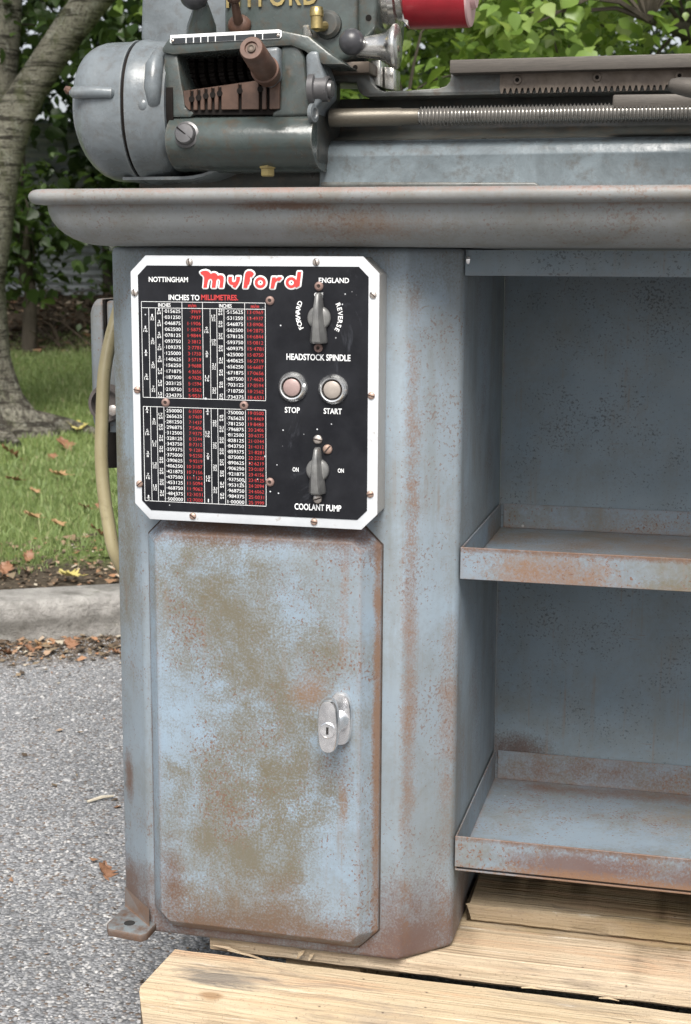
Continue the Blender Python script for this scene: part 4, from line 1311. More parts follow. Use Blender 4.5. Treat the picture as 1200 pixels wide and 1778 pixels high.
# --- quick-change gearbox
YB = .045
gx0, gx1 = PX(287, 240, YB), PX(541, 240, YB)
zc_ = PZ(420, 241, YB); rzb = .0305
prof = [(.17, zc_ + rzb * .9), (.085, zc_ + rzb * 1.0)]
for k in range(15):
    a = R_(80 + 185 * k / 14); prof.append((.092 + .048 * math.cos(a), zc_ + rzb * math.sin(a)))
prof += [(.10, zc_ - rzb * 1.02), (.17, zc_ - rzb * .95)]
mb = MB(); mb.prism(prof, 'x', gx0, gx1)
gbox = mb.build('gearbox', C_['green'], lathe, bevel=.004, bseg=3, angle=50)
YU = .058
mb = MB(); pxpoly(mb, [(284, 92), (307, 90), (314, 140), (319, 165), (322, 186), (338, 196), (330, 204), (286, 204)], YU, .17); mb.build('left_cheek', C_['green'], gbox, bevel=.0025)
mb = MB(); pxpoly(mb, [(487, 80), (519, 76), (528, 98), (534, 150), (541, 200), (470, 204), (474, 193), (484, 186), (486, 140)], YU, .17); mb.build('right_cheek', C_['green'], gbox, bevel=.004, bseg=3)
mb = MB(); pxpoly(mb, [(281, 83), (297, 60), (490, 53), (535, 62), (572, 92), (600, 112), (560, 112), (528, 88), (505, 79), (482, 80), (300, 95), (281, 91)], YU - .004, .17)
lid = mb.build('gearbox_lid', C_['green'], gbox, bevel=.0025)
M['label_white'] = plain('label_white', (0.82, 0.84, 0.84), .35, 0, .06, 80)
M['label_dark'] = plain('label_dark', (0.022, 0.026, 0.030), .4, 0, .4, 60)
mb = MB(); yq = YU - .0052
pxpoly(mb, [(296, 61), (484, 51), (489, 53), (489, 63), (486, 67), (298, 76), (295, 73)], yq, yq + .0011)
mb.m = 1
def strip(u): return 61 + (u - 296) / (488 - 296) * (51 - 61)
cut = [297, 323, 336, 348.5, 361, 374, 408, 443, 456, 487]
for a, b_ in zip(cut[:-1], cut[1:]):
    a2, b2 = a + .9, b_ - .9
    pxpoly(mb, [(a2, strip(a2) + 5.6), (b2, strip(b2) + 5.6), (b2, strip(b2) + 14.9), (a2, strip(a2) + 14.9)], yq - .0004, yq + .0005)
mb.build('index_label', [M['label_white'], M['label_dark']], gbox)
for u in (300, 483): stud('screw', screw_mesh(.0017, M['screw']), u, strip(u) + 10, yq - .0005, .5, gbox)
# opening's shade put into a black wall and a black gear cone
mb = MB(); pxpoly(mb, [(290, 85), (495, 78), (495, 215), (290, 215)], .137, .141); mb.build('inner_wall', M['oil_shade_black'], gbox)
mb = MB()
zc2 = PZ(400, 116, .11)
for i in range(9):
    xg = PX(322 + i * 16, 112, .11); r = .022 - .0011 * i
    pr = []
    n_ = 26
    ring0 = [(xg, .112 + (r + (.0012 if k % 2 else -.0012)) * math.cos(2 * math.pi * k / (2 * n_)), zc2 + (r + (.0012 if k % 2 else -.0012)) * math.sin(2 * math.pi * k / (2 * n_))) for k in range(2 * n_)]
    mb.loft([ring0, [(p_[0] + .0062, p_[1], p_[2]) for p_ in ring0]])
mb.build('gear_cone', M['oil_shade_black'], gbox, smooth=False)
mb = MB(); pxpoly(mb, [(318, 158), (485, 134), (485, 150), (318, 168)], .075, .135); mb.build('opening_floor', M['copper'], gbox)
# slotted index plate: strips between the slots over a dark backing
slots = [333, 345, 357.5, 369.5, 381.5, 416.5, 452, 465]
def ptop(u): return 157.5 + (u - 318) / (440 - 318) * (141.5 - 157.5)
ys_ = .0555
mb = MB(); pxpoly(mb, [(319, 160), (485, 138), (485, 199), (322, 199)], ys_ + .0035, ys_ + .006); mb.build('slot_backing', M['oil_shade_black'], gbox)
edges = [318] + [q for s_ in slots for q in (s_ - 2.7, s_ + 2.7)] + [485.5]
for a, b_ in zip(edges[0::2], edges[1::2]):
    mb = MB()
    lo0, lo1 = 191.5 + (a - 318) * -.012, 191.5 + (b_ - 318) * -.012
    pl = [(a, ptop(a)), (b_, ptop(b_)), (b_, lo1), (a, lo0)]
    if a == 318: pl = [(318, ptop(318)), (b_, ptop(b_)), (b_, 191.5), (326, 190), (320, 182)]
    pxpoly(mb, pl, ys_, ys_ + .005); mb.build('index_strip', M['copper'], gbox, bevel=.0006, bseg=1)
for i, s_ in enumerate(slots[:7]):
    mb = MB(); v_ = [172, 169.5, 166.5, 164.5, 162, 157.5, 155][i]
    p = P(s_, v_, ys_); mb.lathe((p.x, ys_ + .002, p.z), (0, -1, 0), [(0, .0031), (.0026, .0031)], 14); mb.build('index_hole', M['oil_shade_black'], gbox)
# tumbler lever with long brown knob
mb = MB()
pxpoly(mb, [(446, 84), (484, 80), (485, 136), (470, 152), (452, 148), (446, 120)], .048, .075)
mb.build('tumbler_bracket', C_['grey'], gbox, bevel=.004, bseg=3)
mb = MB(); ka, kb = P(461, 122, .040), P(436, 83, -.012)
d_ = (kb - ka).normalized(); L_ = (kb - ka).length
mb.lathe(ka, d_, [(-.012, .013), (0, .0148), (.003, .0148), (.004, .0132), (L_ * .5, .0128), (L_ - .002, .0124), (L_, .0112), (L_, .0068), (L_ - .002, .0062)], 28)
mb.m = 1
mb.lathe(ka + d_ * (L_ - .0025), d_, [(0, .0046), (.0024, .0042), (.003, .003), (.0018, .0018)], 12)
mb.build('tumbler_knob', [M['knob_brown'], M['brown_steel']], gbox, angle=40)
# large slotted screw, drain plug
mb = MB(); p = P(323, 234, YB); yy = .0475
mb.lathe((p.x, yy, p.z), (0, -1, 0.15), [(-.006, .0142), (.002, .0138), (.003, .0112), (.007, .0108), (.0085, .0096), (.0092, .003)], 28)
mb.m = 1
a_ = R_(38); c_, s_ = math.cos(a_), math.sin(a_)
q0 = Vector((p.x, yy - .0090, p.z + .0013))
wv, lv = Vector((s_, 0, c_)), Vector((c_, 0, -s_))
mb.add([q0 + lv * a * .0102 + wv * b_ * .0006 + Vector((0, d_, 0)) for d_ in (-.0003, .004) for a, b_ in ((-1, -1), (1, -1), (1, 1), (-1, 1))], [(0, 1, 2, 3), (4, 7, 6, 5), (0, 4, 5, 1), (1, 5, 6, 2), (2, 6, 7, 3), (3, 7, 4, 0)])
mb.build('filler_screw', [M['dull_steel'], M['oil_shade_black']], gbox)
mb = MB(); p = P(465, 289, .075); mb.lathe(p, (0, 0, -1), [(-.004, .0095), (.002, .0095), (.0025, .0078), (.0095, .0078), (.0105, .006)], 6); mb.build('drain_plug', M['brass'], gbox, smooth=False)
# right end of the gearbox: bracket, shaft end, oily flange
mb = MB(); pxpoly(mb, [(530, 96), (538, 88), (552, 88), (556, 110), (566, 140), (566, 165), (548, 186), (544, 206), (537, 190), (532, 150)], .052, .10); mb.build('end_bracket', C_['grey'], gbox, bevel=.004, bseg=3)
xe = PX(541, 200, .07)
mb = MB(); mb.box(xe - .004, xe + .008, .066, .165, PZ(540, 285, .07), PZ(540, 125, .07)); mb.build('end_plate', C_['dark'], gbox, bevel=.005, bseg=3)
mb = MB(); p = P(553, 155, .06)
mb.lathe((p.x - .002, .06, p.z), (1, -.05, 0), [(-.006, .0165), (.0, .0165), (.001, .0132), (.0135, .0128), (.0145, .0112), (.013, .0090), (.015, .0085), (.0175, .0078), (.018, .002)], 28)
mb.build('lever_shaft', M['dull_steel'], gbox, angle=40)
mb = MB(); p = P(543, 196, .05); mb.lathe((p.x - .002, .052, p.z), (1, -.2, 0), [(0, .0095), (.004, .0095), (.0045, .0055), (.003, .005)], 18); mb.build('bracket_eye', C_['grey'], gbox)
# oily sheet guard under the cover
mb = MB()
xa, xb = PX(222, 300, .10), PX(395, 300, .10)
mb.loft([[(xa + (xb - xa) * k / 10, .085, PZ(300, 300, .085) - .004 + .012 * max(0, (k - 6) / 4) ** 2), (xa + (xb - xa) * k / 10, .17, PZ(300, 305, .085) - .004 + .012 * max(0, (k - 6) / 4) ** 2), (xa + (xb - xa) * k / 10, .17, PZ(300, 305, .085) - .006 + .012 * max(0, (k - 6) / 4) ** 2), (xa + (xb - xa) * k / 10, .085, PZ(300, 302, .085) - .006 + .012 * max(0, (k - 6) / 4) ** 2)] for k in range(11)])
mb.build('lower_guard', C_['grey'], lathe)
mb = MB(); pxpoly(mb, [(240, 286), (560, 286), (560, 330), (240, 330)], .145, .26); mb.build('mounting_foot', C_['dark'], lathe, bevel=.004)

# --- bed
YR, YWEB = .13, .165
BXE = 1.22
def bedx(u, v, y): return PX(u, v, y)
mb = MB()       # upper rail with the gap
y0 = YR
rail = [(560, 129), (641, 129), (645, 145), (655, 155), (668, 158.5), (705, 157), (762, 153), (775, 149), (782, 140), (783, 124)]
pl = [(PX(u, v, y0), PZ(u, v, y0)) for u, v in rail]
ztop, zbot = PZ(1000, 118, y0), PZ(900, 166, y0)
pl += [(BXE, ztop), (BXE, zbot), (PX(640, 168, y0), PZ(640, 168.5, y0)), (PX(630, 168, y0), PZ(630, 166, y0)), (PX(622, 160, y0), PZ(622, 158, y0)), (PX(618, 145, y0), PZ(618, 142, y0)), (PX(560, 140, y0), PZ(560, 141, y0))]
mb.prism(pl, 'y', y0, .205)
bed = mb.build('bed', C_['rail'], lathe, bevel=.0015)
mb = MB()       # web and lower flange, one profile
z235, z250, z320 = PZ(900, 233, .12), PZ(900, 256, .10), .3585 + G
low = [(.20, z235 - .004), (.122, z235 - .004), (.110, z250 + .004), (.106, z250 - .006), (.108, z250 - .016), (.102, z320 + .022), (.088, z320 + .013), (.082, z320 + .010), (.082, z320 + .0075), (.20, z320 + .0075)]
mb.prism(low, 'x', PX(556, 250, .11), BXE)
mb.build('bed_flange', C_['bed'], bed, bevel=.003, bseg=2, angle=60)
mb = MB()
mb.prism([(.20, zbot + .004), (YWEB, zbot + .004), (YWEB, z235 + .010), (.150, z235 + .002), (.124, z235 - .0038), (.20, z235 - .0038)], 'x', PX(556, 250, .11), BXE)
mb.build('bed_web', C_['dark'], bed, bevel=.002, angle=60)  # oil grime plus the shade behind the leadscrew, both put into this dark colour
mb = MB(); pxpoly(mb, [(556, 324.5), (556, 316), (928, 316.5), (934, 319), (936, 324.5)], .100, .20); mb.build('bed_foot', C_['rail'], bed, bevel=.004, bseg=3)
mb = MB(); mb.box(BXE - .25, BXE, .083, .20, z320, z320 + .009); mb.build('bed_foot', C_['bed'], bed, bevel=.002)
# ways
mb = MB(); mb.box(PX(781, 105, .108), BXE, .108, .225, PZ(900, 124.5, .108), PZ(900, 100.5, .108)); mb.build('bed_way', M['way'], bed, bevel=.0012)
mb = MB(); mb.box(PX(560, 112, .112), PX(641, 112, .112), .112, .225, PZ(610, 127, .112), PZ(610, 107, .112)); mb.build('bed_way', M['brown_steel'], bed, bevel=.001)
mb = MB(); p = P(617, 117, .112); mb.lathe((p.x, .1125, p.z), (0, -1, 0), [(0, .0026), (.0008, .0026)], 12); mb.build('hole', M['oil_shade_black'], bed)
# rack with teeth
mb = MB(); yk = .124
xa, xb = PX(868, 142, yk), PX(1165, 140, yk) + .24
zt_, zbk = PZ(1000, 124.5, yk), PZ(1000, 151, yk)
np_ = int((xb - xa) / .0061)
bot = []
for k in range(np_):
    x_ = xa + k * .0061
    bot += [(x_, zbk + .0002), (x_ + .0014, zbk - .0050), (x_ + .0030, zbk - .0050), (x_ + .0044, zbk + .0002)]
bot.append((xb, zbk))
mb.prism([(xa, zt_)] + bot + [(xb, zt_)], 'y', yk, YR - .0002)
rack = mb.build('rack', M['brown_steel'], bed, smooth=False)
for u, v in ((898.5, 139), (1037, 134.5), (1180, 131.5)):
    mb = MB(); p = P(u, v, yk); mb.lathe((p.x, yk, p.z), (0, -1, 0), [(0, .0046), (.0016, .0046), (.0021, .0041), (.0021, .0022), (.0006, .0020)], 18)
    mb.m = 1; mb.lathe((p.x, yk, p.z), (0, -1, 0), [(0, .0021), (.0009, .0021)], 6)
    mb.build('cap_screw', [M['brown_steel'], M['oil_shade_black']], bed)
# --- leadscrew
YL = .098
zl = PZ(900, 199, YL)
mb = MB()
x0_ = PX(574, 204, YL)
mb.lathe((x0_, YL, zl), (1, 0, 0), [(0, .0095), (PX(696, 203, YL) - x0_, .0092), (PX(698, 203, YL) - x0_, .0084), (PX(728, 203, YL) - x0_, .0082)], 28)
mb.build('leadscrew_shaft', M['shaft'], lathe)
mb = MB()
xa, xb, pitch, seg = PX(726, 200, YL), 1.17, .00385, 26
npp = 5; nx = int((xb - xa) / pitch * npp)
shape = [0, 0, .55, 1, .55]
rg = []
for k in range(nx):
    ring = []
    for i in range(seg):
        a = 2 * math.pi * i / seg
        ring.append((xa + pitch * (k / npp) + pitch * i / seg, YL + (.0075 + .0027 * shape[k % npp]) * math.cos(a), zl + (.0075 + .0027 * shape[k % npp]) * math.sin(a)))
    rg.append(ring)
vs = [p_ for r_ in rg for p_ in r_]; fs = []
for k in range(nx - 1):
    for i in range(seg):
        if i < seg - 1: fs.append((k * seg + i, k * seg + i + 1, (k + 1) * seg + i + 1, (k + 1) * seg + i))
        else:
            kk = k + npp
            if kk + 1 < nx: fs.append((k * seg + i, kk * seg, (kk + 1) * seg, (k + 1) * seg + i))
mb.add(vs, fs)
mb.lathe((xa - .001, YL, zl), (1, 0, 0), [(0, .0070), (xb - xa + .01, .0070)], 20)
M['screw_thread'] = metal('leadscrew_steel', (0.37, 0.36, 0.34), .22, (0.11, 0.095, 0.08), .65, 14, .9)
mb.build('leadscrew', M['screw_thread'], lathe, angle=50)
mb = MB(); pxpoly(mb, [(1064, 164), (1300, 161), (1300, 186), (1068, 188), (1063, 186)], .090, .118); ap = mb.build('apron_guard', M['way'], lathe, bevel=.002)
mb = MB(); pa, pb = P(1161, 147, .05), P(1330, 170, .03); d_ = (pb - pa).normalized()
mb.lathe(pa, d_, [(0, .003), (.002, .0058), (.008, .0078), (.02, .0092), (.05, .0108), (.1, .0118), (.12, .008)], 22); mb.build('apron_handle', M['way'], lathe)
# saddle further along the bed, outside the picture
mb = MB(); mb.box(.70, .90, .055, .26, PZ(900, 98, .1), PZ(900, 98, .1) + .03); mb.box(.70, .90, .06, .105, zl - .05, PZ(900, 98, .1)); mb.build('saddle', C_['green'], lathe, bevel=.005, bseg=2)
# stud on the bed foot
mb = MB(); p = P(626, 311, .075); mb.lathe((p.x, .075, z320), (0, 0, 1), [(0, .012), (.003, .012), (.004, .005), (.0165, .005), (.0175, .004)], 16); mb.build('holding_stud', C_['dark'], bed)
# --- right end of the headstock: ball handle, spindle nose, steel blocks, red guard
mb = MB(); p = P(640, 82, .085); q = P(690, 83, .085)
L_ = q.x - p.x
mb.lathe((p.x, .085, p.z), (1, 0, 0), [(-.012, .0095), (0, .0112), (L_ * .35, .0125), (L_ * .6, .0145), (L_ * .78, .0185), (L_ * .88, .0222), (L_ * .94, .0226), (L_, .0222), (L_ + .001, .021), (L_ + .001, .003)], 40)
bh = mb.build('ball_handle', M['steel'], lathe, angle=40)
mb = MB(); p = P(611, 73, .072); mb.ball(p, .0134, 26, 16); mb.tube([p, P(636, 80, .084)], [.006, .007], 12); mb.build('handle_ball', M['ball'], bh)
mb = MB(); p = P(697, 84, .085); mb.lathe((q.x + .0006, .085, p.z), (1, 0, 0), [(0, .0035), (.0012, .0030)], 12); mb.build('pin', M['brown_steel'], bh)
mb = MB()
zs = PZ(680, -18, .14)
xs0 = PX(650, 0, .14)
mb.lathe((xs0, .14, zs), (1, 0, 0), [(0, .040), (.012, .040), (.014, .036), (.02, .036), (.021, .040), (.027, .040), (.028, .033), (.04, .030)], 40)
mb.build('spindle_nose', M['steel'], lathe, angle=30)
mb = MB(); pxpoly(mb, [(643, 104), (660, 104), (660, 150), (650, 147)], .15, .20); pxpoly(mb, [(667, 115), (684, 118), (684, 156), (668, 153)], .165, .20)
mb.build('gap_block', M['steel'], bed, bevel=.001)
mb = MB(); pxpoly(mb, [(660, 130), (669, 130), (669, 154), (660, 151)], .19, .20); mb.build('gap_shadow', M['oil_shade_black'], bed)
mb = MB(); zr = PZ(760, -12, .13)
xa, xb = PX(709, 20, .13), PX(814, 20, .13)
mb.lathe((xa, .13, zr), (1, 0, 0), [(-.004, .024), (0, .0345), (.004, .0355), (xb - xa, .0355)], 48)
mb.build('red_guard', M['red'], lathe, angle=40)
mb = MB(); mb.lathe((xb, .13, zr), (1, 0, 0), [(0, .0352), (.002, .0345), (.003, .03), (.003, .018), (.008, .016), (.0085, .004)], 40); mb.build('guard_cap', M['pink'], lathe, angle=40)
mb = MB(); pxpoly(mb, [(700, 0), (709, 0), (709, 46), (698, 36)], .11, .15); mb.build('guard_bracket', M['steel'], lathe, bevel=.001)

# ================================================================== THE PALLET
def wood(name, light, dark, seed, pink=(0.46, 0.29, 0.18), stain=None):
    t = NT(name)
    w = t.scaled((3.0, 46, 46), (seed, seed * 2.3, seed * 1.1))
    gr = t.noise(1.0, 6, .6, 1.2, vec=w)
    c = t.mix(t.map(gr, .32, .68), light, dark)
    w2 = t.scaled((1.2, 150, 150), (seed, 0, 0))
    c = t.mix(t.map(t.noise(1.0, 4, .6, .4, vec=w2), .5, .72, 0, .5), c, tuple(q * .55 for q in dark))
    c = t.mix(t.map(t.noise(9, 6, .7, .5, vec=t.scaled((.5, 1, 1), (seed * 3, 0, 0))), .56, .72, 0, .55), c, (0.22, 0.19, 0.165))
    c = t.mix(t.map(t.noise(5, 4, .6, vec=t.scaled((.6, 1, 1), (0, seed, 0))), .45, .7, 0, .5), c, (0.60, 0.50, 0.38))
    kn = t.voro(1.0, 'F1', 'Distance', vec=t.scaled((5, 11, 11), (seed, seed, .4)))
    c = t.mix(t.map(kn, .085, .05, 0, .75), c, (0.22, 0.125, 0.06))
    crk = t.noise(1.0, 3, .5, .3, vec=t.scaled((1.6, 90, 90), (seed * 7, 2, 5)))
    c = t.mix(t.math('MULTIPLY', t.map(crk, .70, .725), .8), c, (0.10, 0.07, 0.045))
    w3 = t.scaled((2.2, 22, 22), (seed * 5, seed, 0))
    c = t.mix(t.map(t.noise(1.0, 6, .7, .8, vec=w3), .52, .66, 0, .65), c, pink)
    c = t.mix(t.map(t.noise(1.0, 7, .75, 1.0, vec=t.scaled((5, 30, 30), (seed * 2, 3, 0))), .53, .66, 0, .7), c, (0.23, 0.185, 0.145))
    c = t.mix(t.map(t.noise(1.0, 6, .75, .5, vec=t.scaled((7, 60, 60), (seed * 4, 1, 2))), .60, .68, 0, .7), c, (0.66, 0.60, 0.50))
    c = t.mix(t.map(t.voro(38, 'F1', 'Distance'), .07, .03, 0, .8), c, (0.07, 0.05, 0.04))
    c = t.mix(t.map(t.noise(420, 3, .6), .60, .70, 0, .5), c, (0.14, 0.10, 0.07))
    if stain is not None:
        b = t.math('ADD', t.blob(stain[0], stain[1], 0, 1), t.math('MULTIPLY', t.math('SUBTRACT', t.noise(1.0, 6, .75, .5, vec=t.scaled((12, 60, 60))), .5), 2.2))
        c = t.mix(t.map(b, .35, .8, 0, .8), c, (0.13, 0.12, 0.11))
    kerf = t.noise(1.0, 3, .6, 0, vec=t.scaled((260, 6, 6), (seed, 0, 0)))
    h = t.math('ADD', t.math('ADD', gr, t.math('MULTIPLY', kerf, .12)), t.math('MULTIPLY', t.noise(1.0, 4, .6, .4, vec=w2), .8))
    return t.done(c, .85, 0, t.bump(h, .9, .0045), .2)


M['pine'] = wood('pale_pine', (0.53, 0.435, 0.30), (0.42, 0.315, 0.20), 1.3, stain=((.10, -.055, .125), (.11, .045, .04)))
M['pine2'] = wood('pink_pine', (0.46, 0.37, 0.255), (0.35, 0.255, 0.165), 4.9)
M['pine3'] = wood('weathered_pine', (0.36, 0.27, 0.155), (0.26, 0.185, 0.10), 8.2)
pallet = root('wooden_pallet', (.6, .15, 0), 'rough pale pine pallet carrying the lathe stand', 'pallet')


def plank(x0, x1, y0, y1, z0, z1, mat, name='plank', yaw=0.0, bev=.003, rough_end=True, front=None):
    mb = MB()
    n_ = 60
    rings = []
    y00 = y0
    rr = random.Random(x0 * 31 + y0 * 17)
    for k in range(n_ + 1):
        x_ = x0 + (x1 - x0) * k / n_
        e_ = lambda s_: rr.uniform(-1, 1) * s_
        dy = yaw * (x_ - x0)
        c_ = bev
        if front: y0 = front(x_)
        rings.append([(x_ + (e_(.004) if k in (0, n_) and rough_end else 0), yy + dy + e_(.0006), zz + e_(.0005)) for yy, zz in
                      ((y0, z0 + c_), (y0 + c_, z0), (y1 - c_, z0), (y1, z0 + c_), (y1, z1 - c_), (y1 - c_, z1), (y0 + c_, z1), (y0 + c_ * .3, z1 - c_ * .4), (y0, z1 - c_))])
    mb.loft(rings)
    return mb.build(name, mat, pallet, angle=40)


zfb = -.420 + G
plank(.021, 1.34, -.0995, -.0012, zfb - .060, zfb, M['pine'], yaw=-.004, bev=.004)
plank(.062, 1.33, .0130, .1125, ZB - .020, ZB - .0012, M['pine2'])
plank(.075, 1.33, .118, .225, ZB - .020, ZB - .0012, M['pine3'])
plank(.075, 1.33, .235, .335, ZB - .020, ZB - .0012, M['pine3'])
plank(.075, 1.33, .345, .45, ZB - .020, ZB - .0012, M['pine3'])
plank(.334, .948, .1175, .235, ZB + .0005, ZB + .0225, M['pine3'])            # loose thick board under the bay
for x_ in (.14, .62, 1.16):
    mb = MB(); mb.box(x_, x_ + .09, -.098, .45, 0, .0645); mb.build('stringer', M['pine3'], pallet, bevel=.002)
    mb = MB(); mb.box(x_ + .002, x_ + .088, .03, .448, .0650, ZB - .0205); mb.build('packer', M['pine3'], pallet, bevel=.001)
# splinters torn from the edges
for a, b_, r in [((370, 1641), (425, 1656), .0022), (((516), 1664), (529, 1650), .0028), ((395, 1650), (470, 1671), .0018), ((536, 1668), (545, 1655), .0022), ((905, 1715), (940, 1718), .0016), ((1040, 1733), (1075, 1738), .0014)]:
    pa, pb = P(a[0], a[1], .004), P(b_[0], b_[1], .008)
    mb = MB(); mb.tube([pa, pa.lerp(pb, .5) + Vector((0, 0, .0015)), pb], [r * .4, r, r * .3], 5); mb.build('splinter', M['pine'], pallet, smooth=False)

# ================================================================== ISOLATOR BOX AND CABLE
M['boss'] = plain('brown_grey_boss', (0.085, 0.072, 0.066), .6, 0, .4, 60)
iso = root('isolator_switch_box', (-.1, .3, .08 + G), 'worn grey rounded switch box on the stand side, behind the pale cable', 'switch box')
S['iso'] = sheet_paint('isolator_enamel', base=(0.13, 0.15, 0.165), light=(0.175, 0.20, 0.22), speck=.7, grime=.5, seed=20.1, edge=1.0)
yi = .26
def iz(v): return PZ(170, v, yi)
xc0, xc1 = PX(148, 600, yi), PX(179, 600, yi)
mb = MB()
rg = []
for k, (x_, ins) in enumerate([(xc0, .022), (xc0 + .003, .012), (xc0 + .008, .005), (xc0 + .014, .001), (xc1 - .002, 0), (xc1, .001)]):
    rg.append([(x_, yi + ins, iz(745) + ins), (x_, yi + ins, iz(528) - ins), (x_, yi + .008 + ins, iz(518) - ins), (x_, yi + .12 - ins, iz(518) - ins), (x_, yi + .12 - ins, iz(760) + ins), (x_, yi + .012 + ins, iz(760) + ins)])
mb.loft(rg); mb.build('cover', S['iso'], iso, bevel=.003, bseg=2)
mb = MB(); mb.box(xc1 + .0022, PXL - .0005, yi + .006, yi + .118, iz(770), iz(522)); mb.build('back_box', S['iso'], iso, bevel=.004, bseg=2)
mb = MB(); mb.box(xc1 - .0008, xc1 + .0030, yi + .003, yi + .118, iz(765), iz(520)); mb.build('gasket', M['oil_shade_black'], iso)
mb = MB(); pc_ = P(181, 702, yi - .01)
mb.lathe((pc_.x, yi + .004, pc_.z), (0, -1, 0), [(-.004, .024), (.008, .024), (.012, .022), (.012, .0185), (.002, .0175), (.002, .002)], 32); mb.build('switch_boss', M['boss'], iso, angle=40)
mb = MB(); p = P(193, 713, yi - .02); mb.lathe((p.x, yi - .012, p.z), (0, -1, 0), [(-.012, .0065), (.004, .0065), (.005, .005)], 16); mb.build('boss_screw', M['screw'], iso)
mb = MB(); mb.lathe((PX(190, 790, yi), yi + .01, iz(812)), (0, 0, 1), [(0, .009), (.012, .010), (.03, .010), (.045, .012)], 16); mb.build('cable_gland', M['oil_shade_black'], iso)

M['cable'] = None
t = NT('cable_sheath')
c = t.mix(t.map(t.noise(14, 5, .65), .35, .65), (0.24, 0.20, 0.11), (0.31, 0.27, 0.16))
c = t.mix(t.map(t.noise(60, 5, .7), .58, .7, 0, .6), c, (0.20, 0.17, 0.09))
c = t.mix(t.map(t.voro(70), .07, .04, 0, .8), c, (0.10, 0.08, 0.05))
M['cable'] = t.done(c, .45, 0, None, .4)
cp = [Vector((-.045, .20, PZ(222, 470, .20) + .012)), P(218, 488, .195), P(207, 535, .18), P(192, 590, .16), P(181, 650, .145), P(177.5, 720, .135), P(176, 790, .125), P(180, 850, .12), P(188, 905, .115), P(199, 958, .11)]
ze = cp[-1].z
cp += [Vector((-.074, .122, ze - .035)), Vector((-.064, .132, ze - .055)), Vector((-.045, .138, ze - .065))]
fine = []
for k in range(len(cp) - 1):
    p0, p1, p2, p3 = cp[max(k - 1, 0)], cp[k], cp[k + 1], cp[min(k + 2, len(cp) - 1)]
    for q in range(6):
        s_ = q / 6
        fine.append(.5 * ((2 * p1) + (p2 - p0) * s_ + (2 * p0 - 5 * p1 + 4 * p2 - p3) * s_ ** 2 + (3 * p1 - p0 - 3 * p2 + p3) * s_ ** 3))
fine.append(cp[-1])
mb = MB(); mb.tube(fine, .0078, 18)
tag(mb.build('power_cable', M['cable'], angle=80), 'thick cream sheathed cable looping down the left side of the stand', 'cable')

# ================================================================== FALLEN LEAVES, TWIG
M['leaf_brown'] = plain('dry_brown_leaf', (0.22, 0.11, 0.06), .6, 0, .45, 40)
M['leaf_tan'] = plain('dry_tan_leaf', (0.33, 0.20, 0.10), .6, 0, .4, 40)
M['leaf_yellow'] = plain('yellow_leaf', (0.42, 0.36, 0.12), .55, 0, .3, 40)


def dry_leaf(seed, mat):
    rr = random.Random(seed); mb = MB(); n_ = 14
    curl = rr.uniform(6, 16)
    vs = []
    for i in range(n_ + 1):
        y = i / n_
        w_ = .36 * math.sin(math.pi * min(1, y * 1.02)) ** .8 * (1 + .35 * (i % 3 - 1)) + .01
        yy = (y - .5) * 1.0
        for s_ in (-1, -.5, 0, .5, 1):
            x_ = s_ * w_
            vs.append((x_, yy, .9 * x_ * x_ + .35 * yy * yy * (1 + rr.uniform(-.3, .3)) + .05 * math.sin(9 * yy + 3 * s_) + rr.uniform(-.012, .012)))
    fs = [(i * 5 + j, i * 5 + j + 1, (i + 1) * 5 + j + 1, (i + 1) * 5 + j) for i in range(n_) for j in range(4)]
    mb.add(vs, fs)
    mb.tube([(0, -.5, .1), (.02, -.72, .12), (.05, -.9, .2)], [.015, .012, .01], 5)
    o = mb.build('fallen_leaf', mat, fix=False); me = o.data; bpy.data.objects.remove(o); return me


LM = {('b', i): dry_leaf(i, M['leaf_brown']) for i in range(3)}
LM.update({('t', i): dry_leaf(10 + i, M['leaf_tan']) for i in range(2)})
LM[('y', 0)] = dry_leaf(30, M['leaf_yellow'])


def on_ground(u, v, road):
    d = FW + CR * ((u - 600) / FPX) + CU * ((889 - v) / FPX)
    k = 1.0
    for _ in range(4000):
        p = CAM + d * k
        s_ = (p.x - K0.x) * KN.x + (p.y - K0.y) * KN.y
        z = 0.0 if (road or s_ < 0) else gxy(p.x, p.y)
        if p.z <= z: break
        k += .003
    return p, z


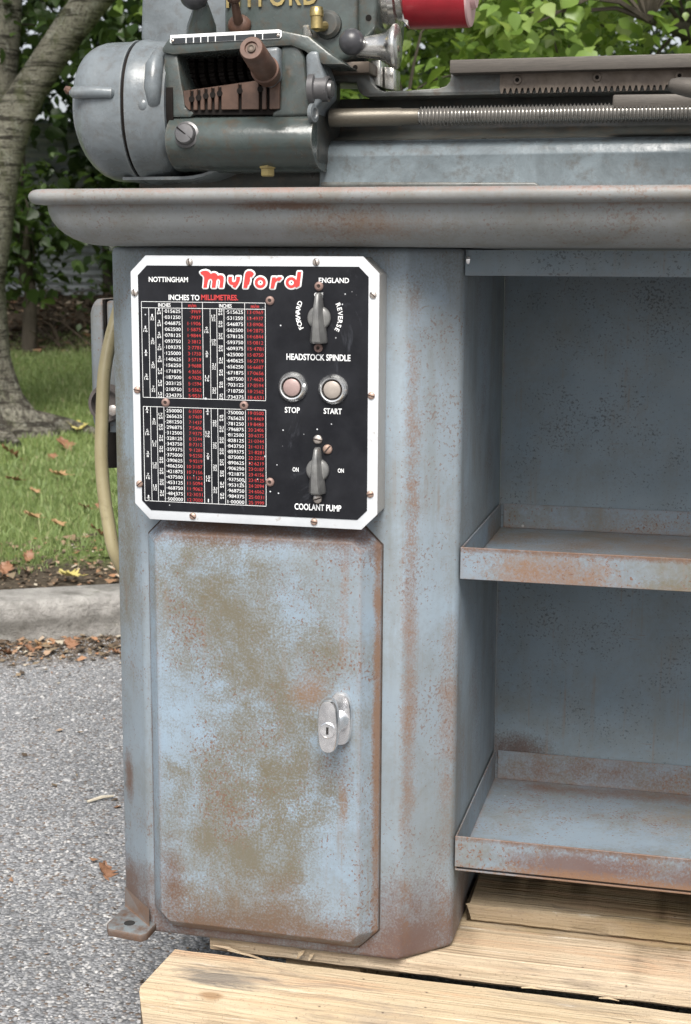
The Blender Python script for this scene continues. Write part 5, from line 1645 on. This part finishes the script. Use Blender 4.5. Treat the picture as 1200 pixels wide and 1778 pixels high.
GRP = 'small brown leaves fallen on the grass'
KGRP = 'brown leaves lying against the kerb foot'
for u, v, key, size, tilt, label, grp, road in [
    (183, 1521, ('b', 0), .050, (.5, .5, .8), 'curled orange-brown leaf lying alone on the asphalt beside the stand', None, True),
    (172, 938, ('b', 1), .085, (.7, .2, 2.0), 'largest crumpled orange leaf on the grass, right beside the cable', None, False),
    (120, 1013, ('y', 0), .085, (.1, .1, 1.3), 'yellow leaf on the bare earth just behind the kerb', None, False),
    (10, 1000, ('b', 2), .065, (.5, .3, .3), 'orange-brown leaf on the bare earth behind the kerb, at the left picture edge', None, False),
    (51, 977, ('b', 0), .05, (.9, .3, .2), 'upright brown leaf at the near edge of the grass', None, False),
    (55, 908, ('t', 0), .085, (.2, .3, 1.2), 'broad tan leaf midway on the grass', None, False),
    (112, 783, ('b', 2), .13, (.5, .2, 1.0), 'orange leaf on the grass near the tree roots', None, False),
    (19, 799, ('b', 1), .13, (.7, .2, 2.2), 'curled brown leaf on the grass below the tree trunk', None, False),
    (135, 752, ('y', 0), .15, (.2, .1, .4), 'pale yellow leaf far back on the grass beside the tree roots', None, False),
    (101, 834, ('t', 1), .10, (.2, .1, 1.5), 'small tan leaf on the grass between the two yellow leaves and the kerb', GRP, False),
    (23, 843, ('b', 0), .08, (.3, .2, 2.5), 'small brown leaf on the grass straight below the trunk base', GRP, False),
    (101, 921, ('t', 0), .07, (.2, .3, .9), 'small tan leaf on the grass left of the largest crumpled leaf', GRP, False),
    (148, 891, ('b', 2), .06, (.4, .2, 1.9), 'brown leaf on the grass, left one of the pair near the cable', GRP, False),
    (172, 889, ('b', 0), .05, (.3, .2, .5), 'brown leaf on the grass, right one of the pair near the cable', GRP, False),
    (92, 802, ('b', 1), .07, (.3, .2, .1), 'small brown leaf on the grass below the orange leaf by the roots', GRP, False),
    (60, 862, ('t', 1), .06, (.3, .2, 1.1), 'small tan leaf on the grass above the broad tan leaf', GRP, False),
    (72, 1126, ('t', 1), .06, (.3, .3, 1.4), 'tan leaf lying against the foot of the kerb, second from the picture edge', KGRP, True),
    (122, 1124, ('b', 2), .06, (.4, .2, .6), 'brown leaf against the kerb foot midway between picture edge and stand', KGRP, True),
    (10, 1137, ('b', 1), .05, (.3, .4, 2.2), 'brown leaf against the kerb foot at the picture edge', KGRP, True),
    (51, 1131, ('b', 0), .045, (.4, .4, 1.0), 'smallest brown leaf against the kerb foot beside the tan one', KGRP, True),
    (200, 1136, ('b', 2), .045, (.4, .1, 1.9), 'small brown leaf against the kerb foot touching the stand edge', KGRP, True)]:
    p, z = on_ground(u, v, road)
    o = bpy.data.objects.new('fallen_leaf', LM[key]); link(o)
    o.location = (p.x, p.y, z + size * .12 + (0 if road else .012)); size *= .74; o.scale = (size,) * 3
    o.rotation_euler = tilt
    tag(o, label, 'leaf', grp)
pa, _ = on_ground(152, 1396, True); pb, _ = on_ground(198, 1387, True)
mb = MB(); mb.tube([(pa.x, pa.y, .004), ((pa.x + pb.x) / 2, (pa.y + pb.y) / 2 + .004, .006), (pb.x, pb.y, .005)], [.0022, .0028, .0015], 6)
M['twig'] = plain('pale_twig', (0.50, 0.45, 0.36), .7, 0, .2, 50)
tag(mb.build('twig', M['twig']), 'short pale dry twig lying on the asphalt', 'twig')
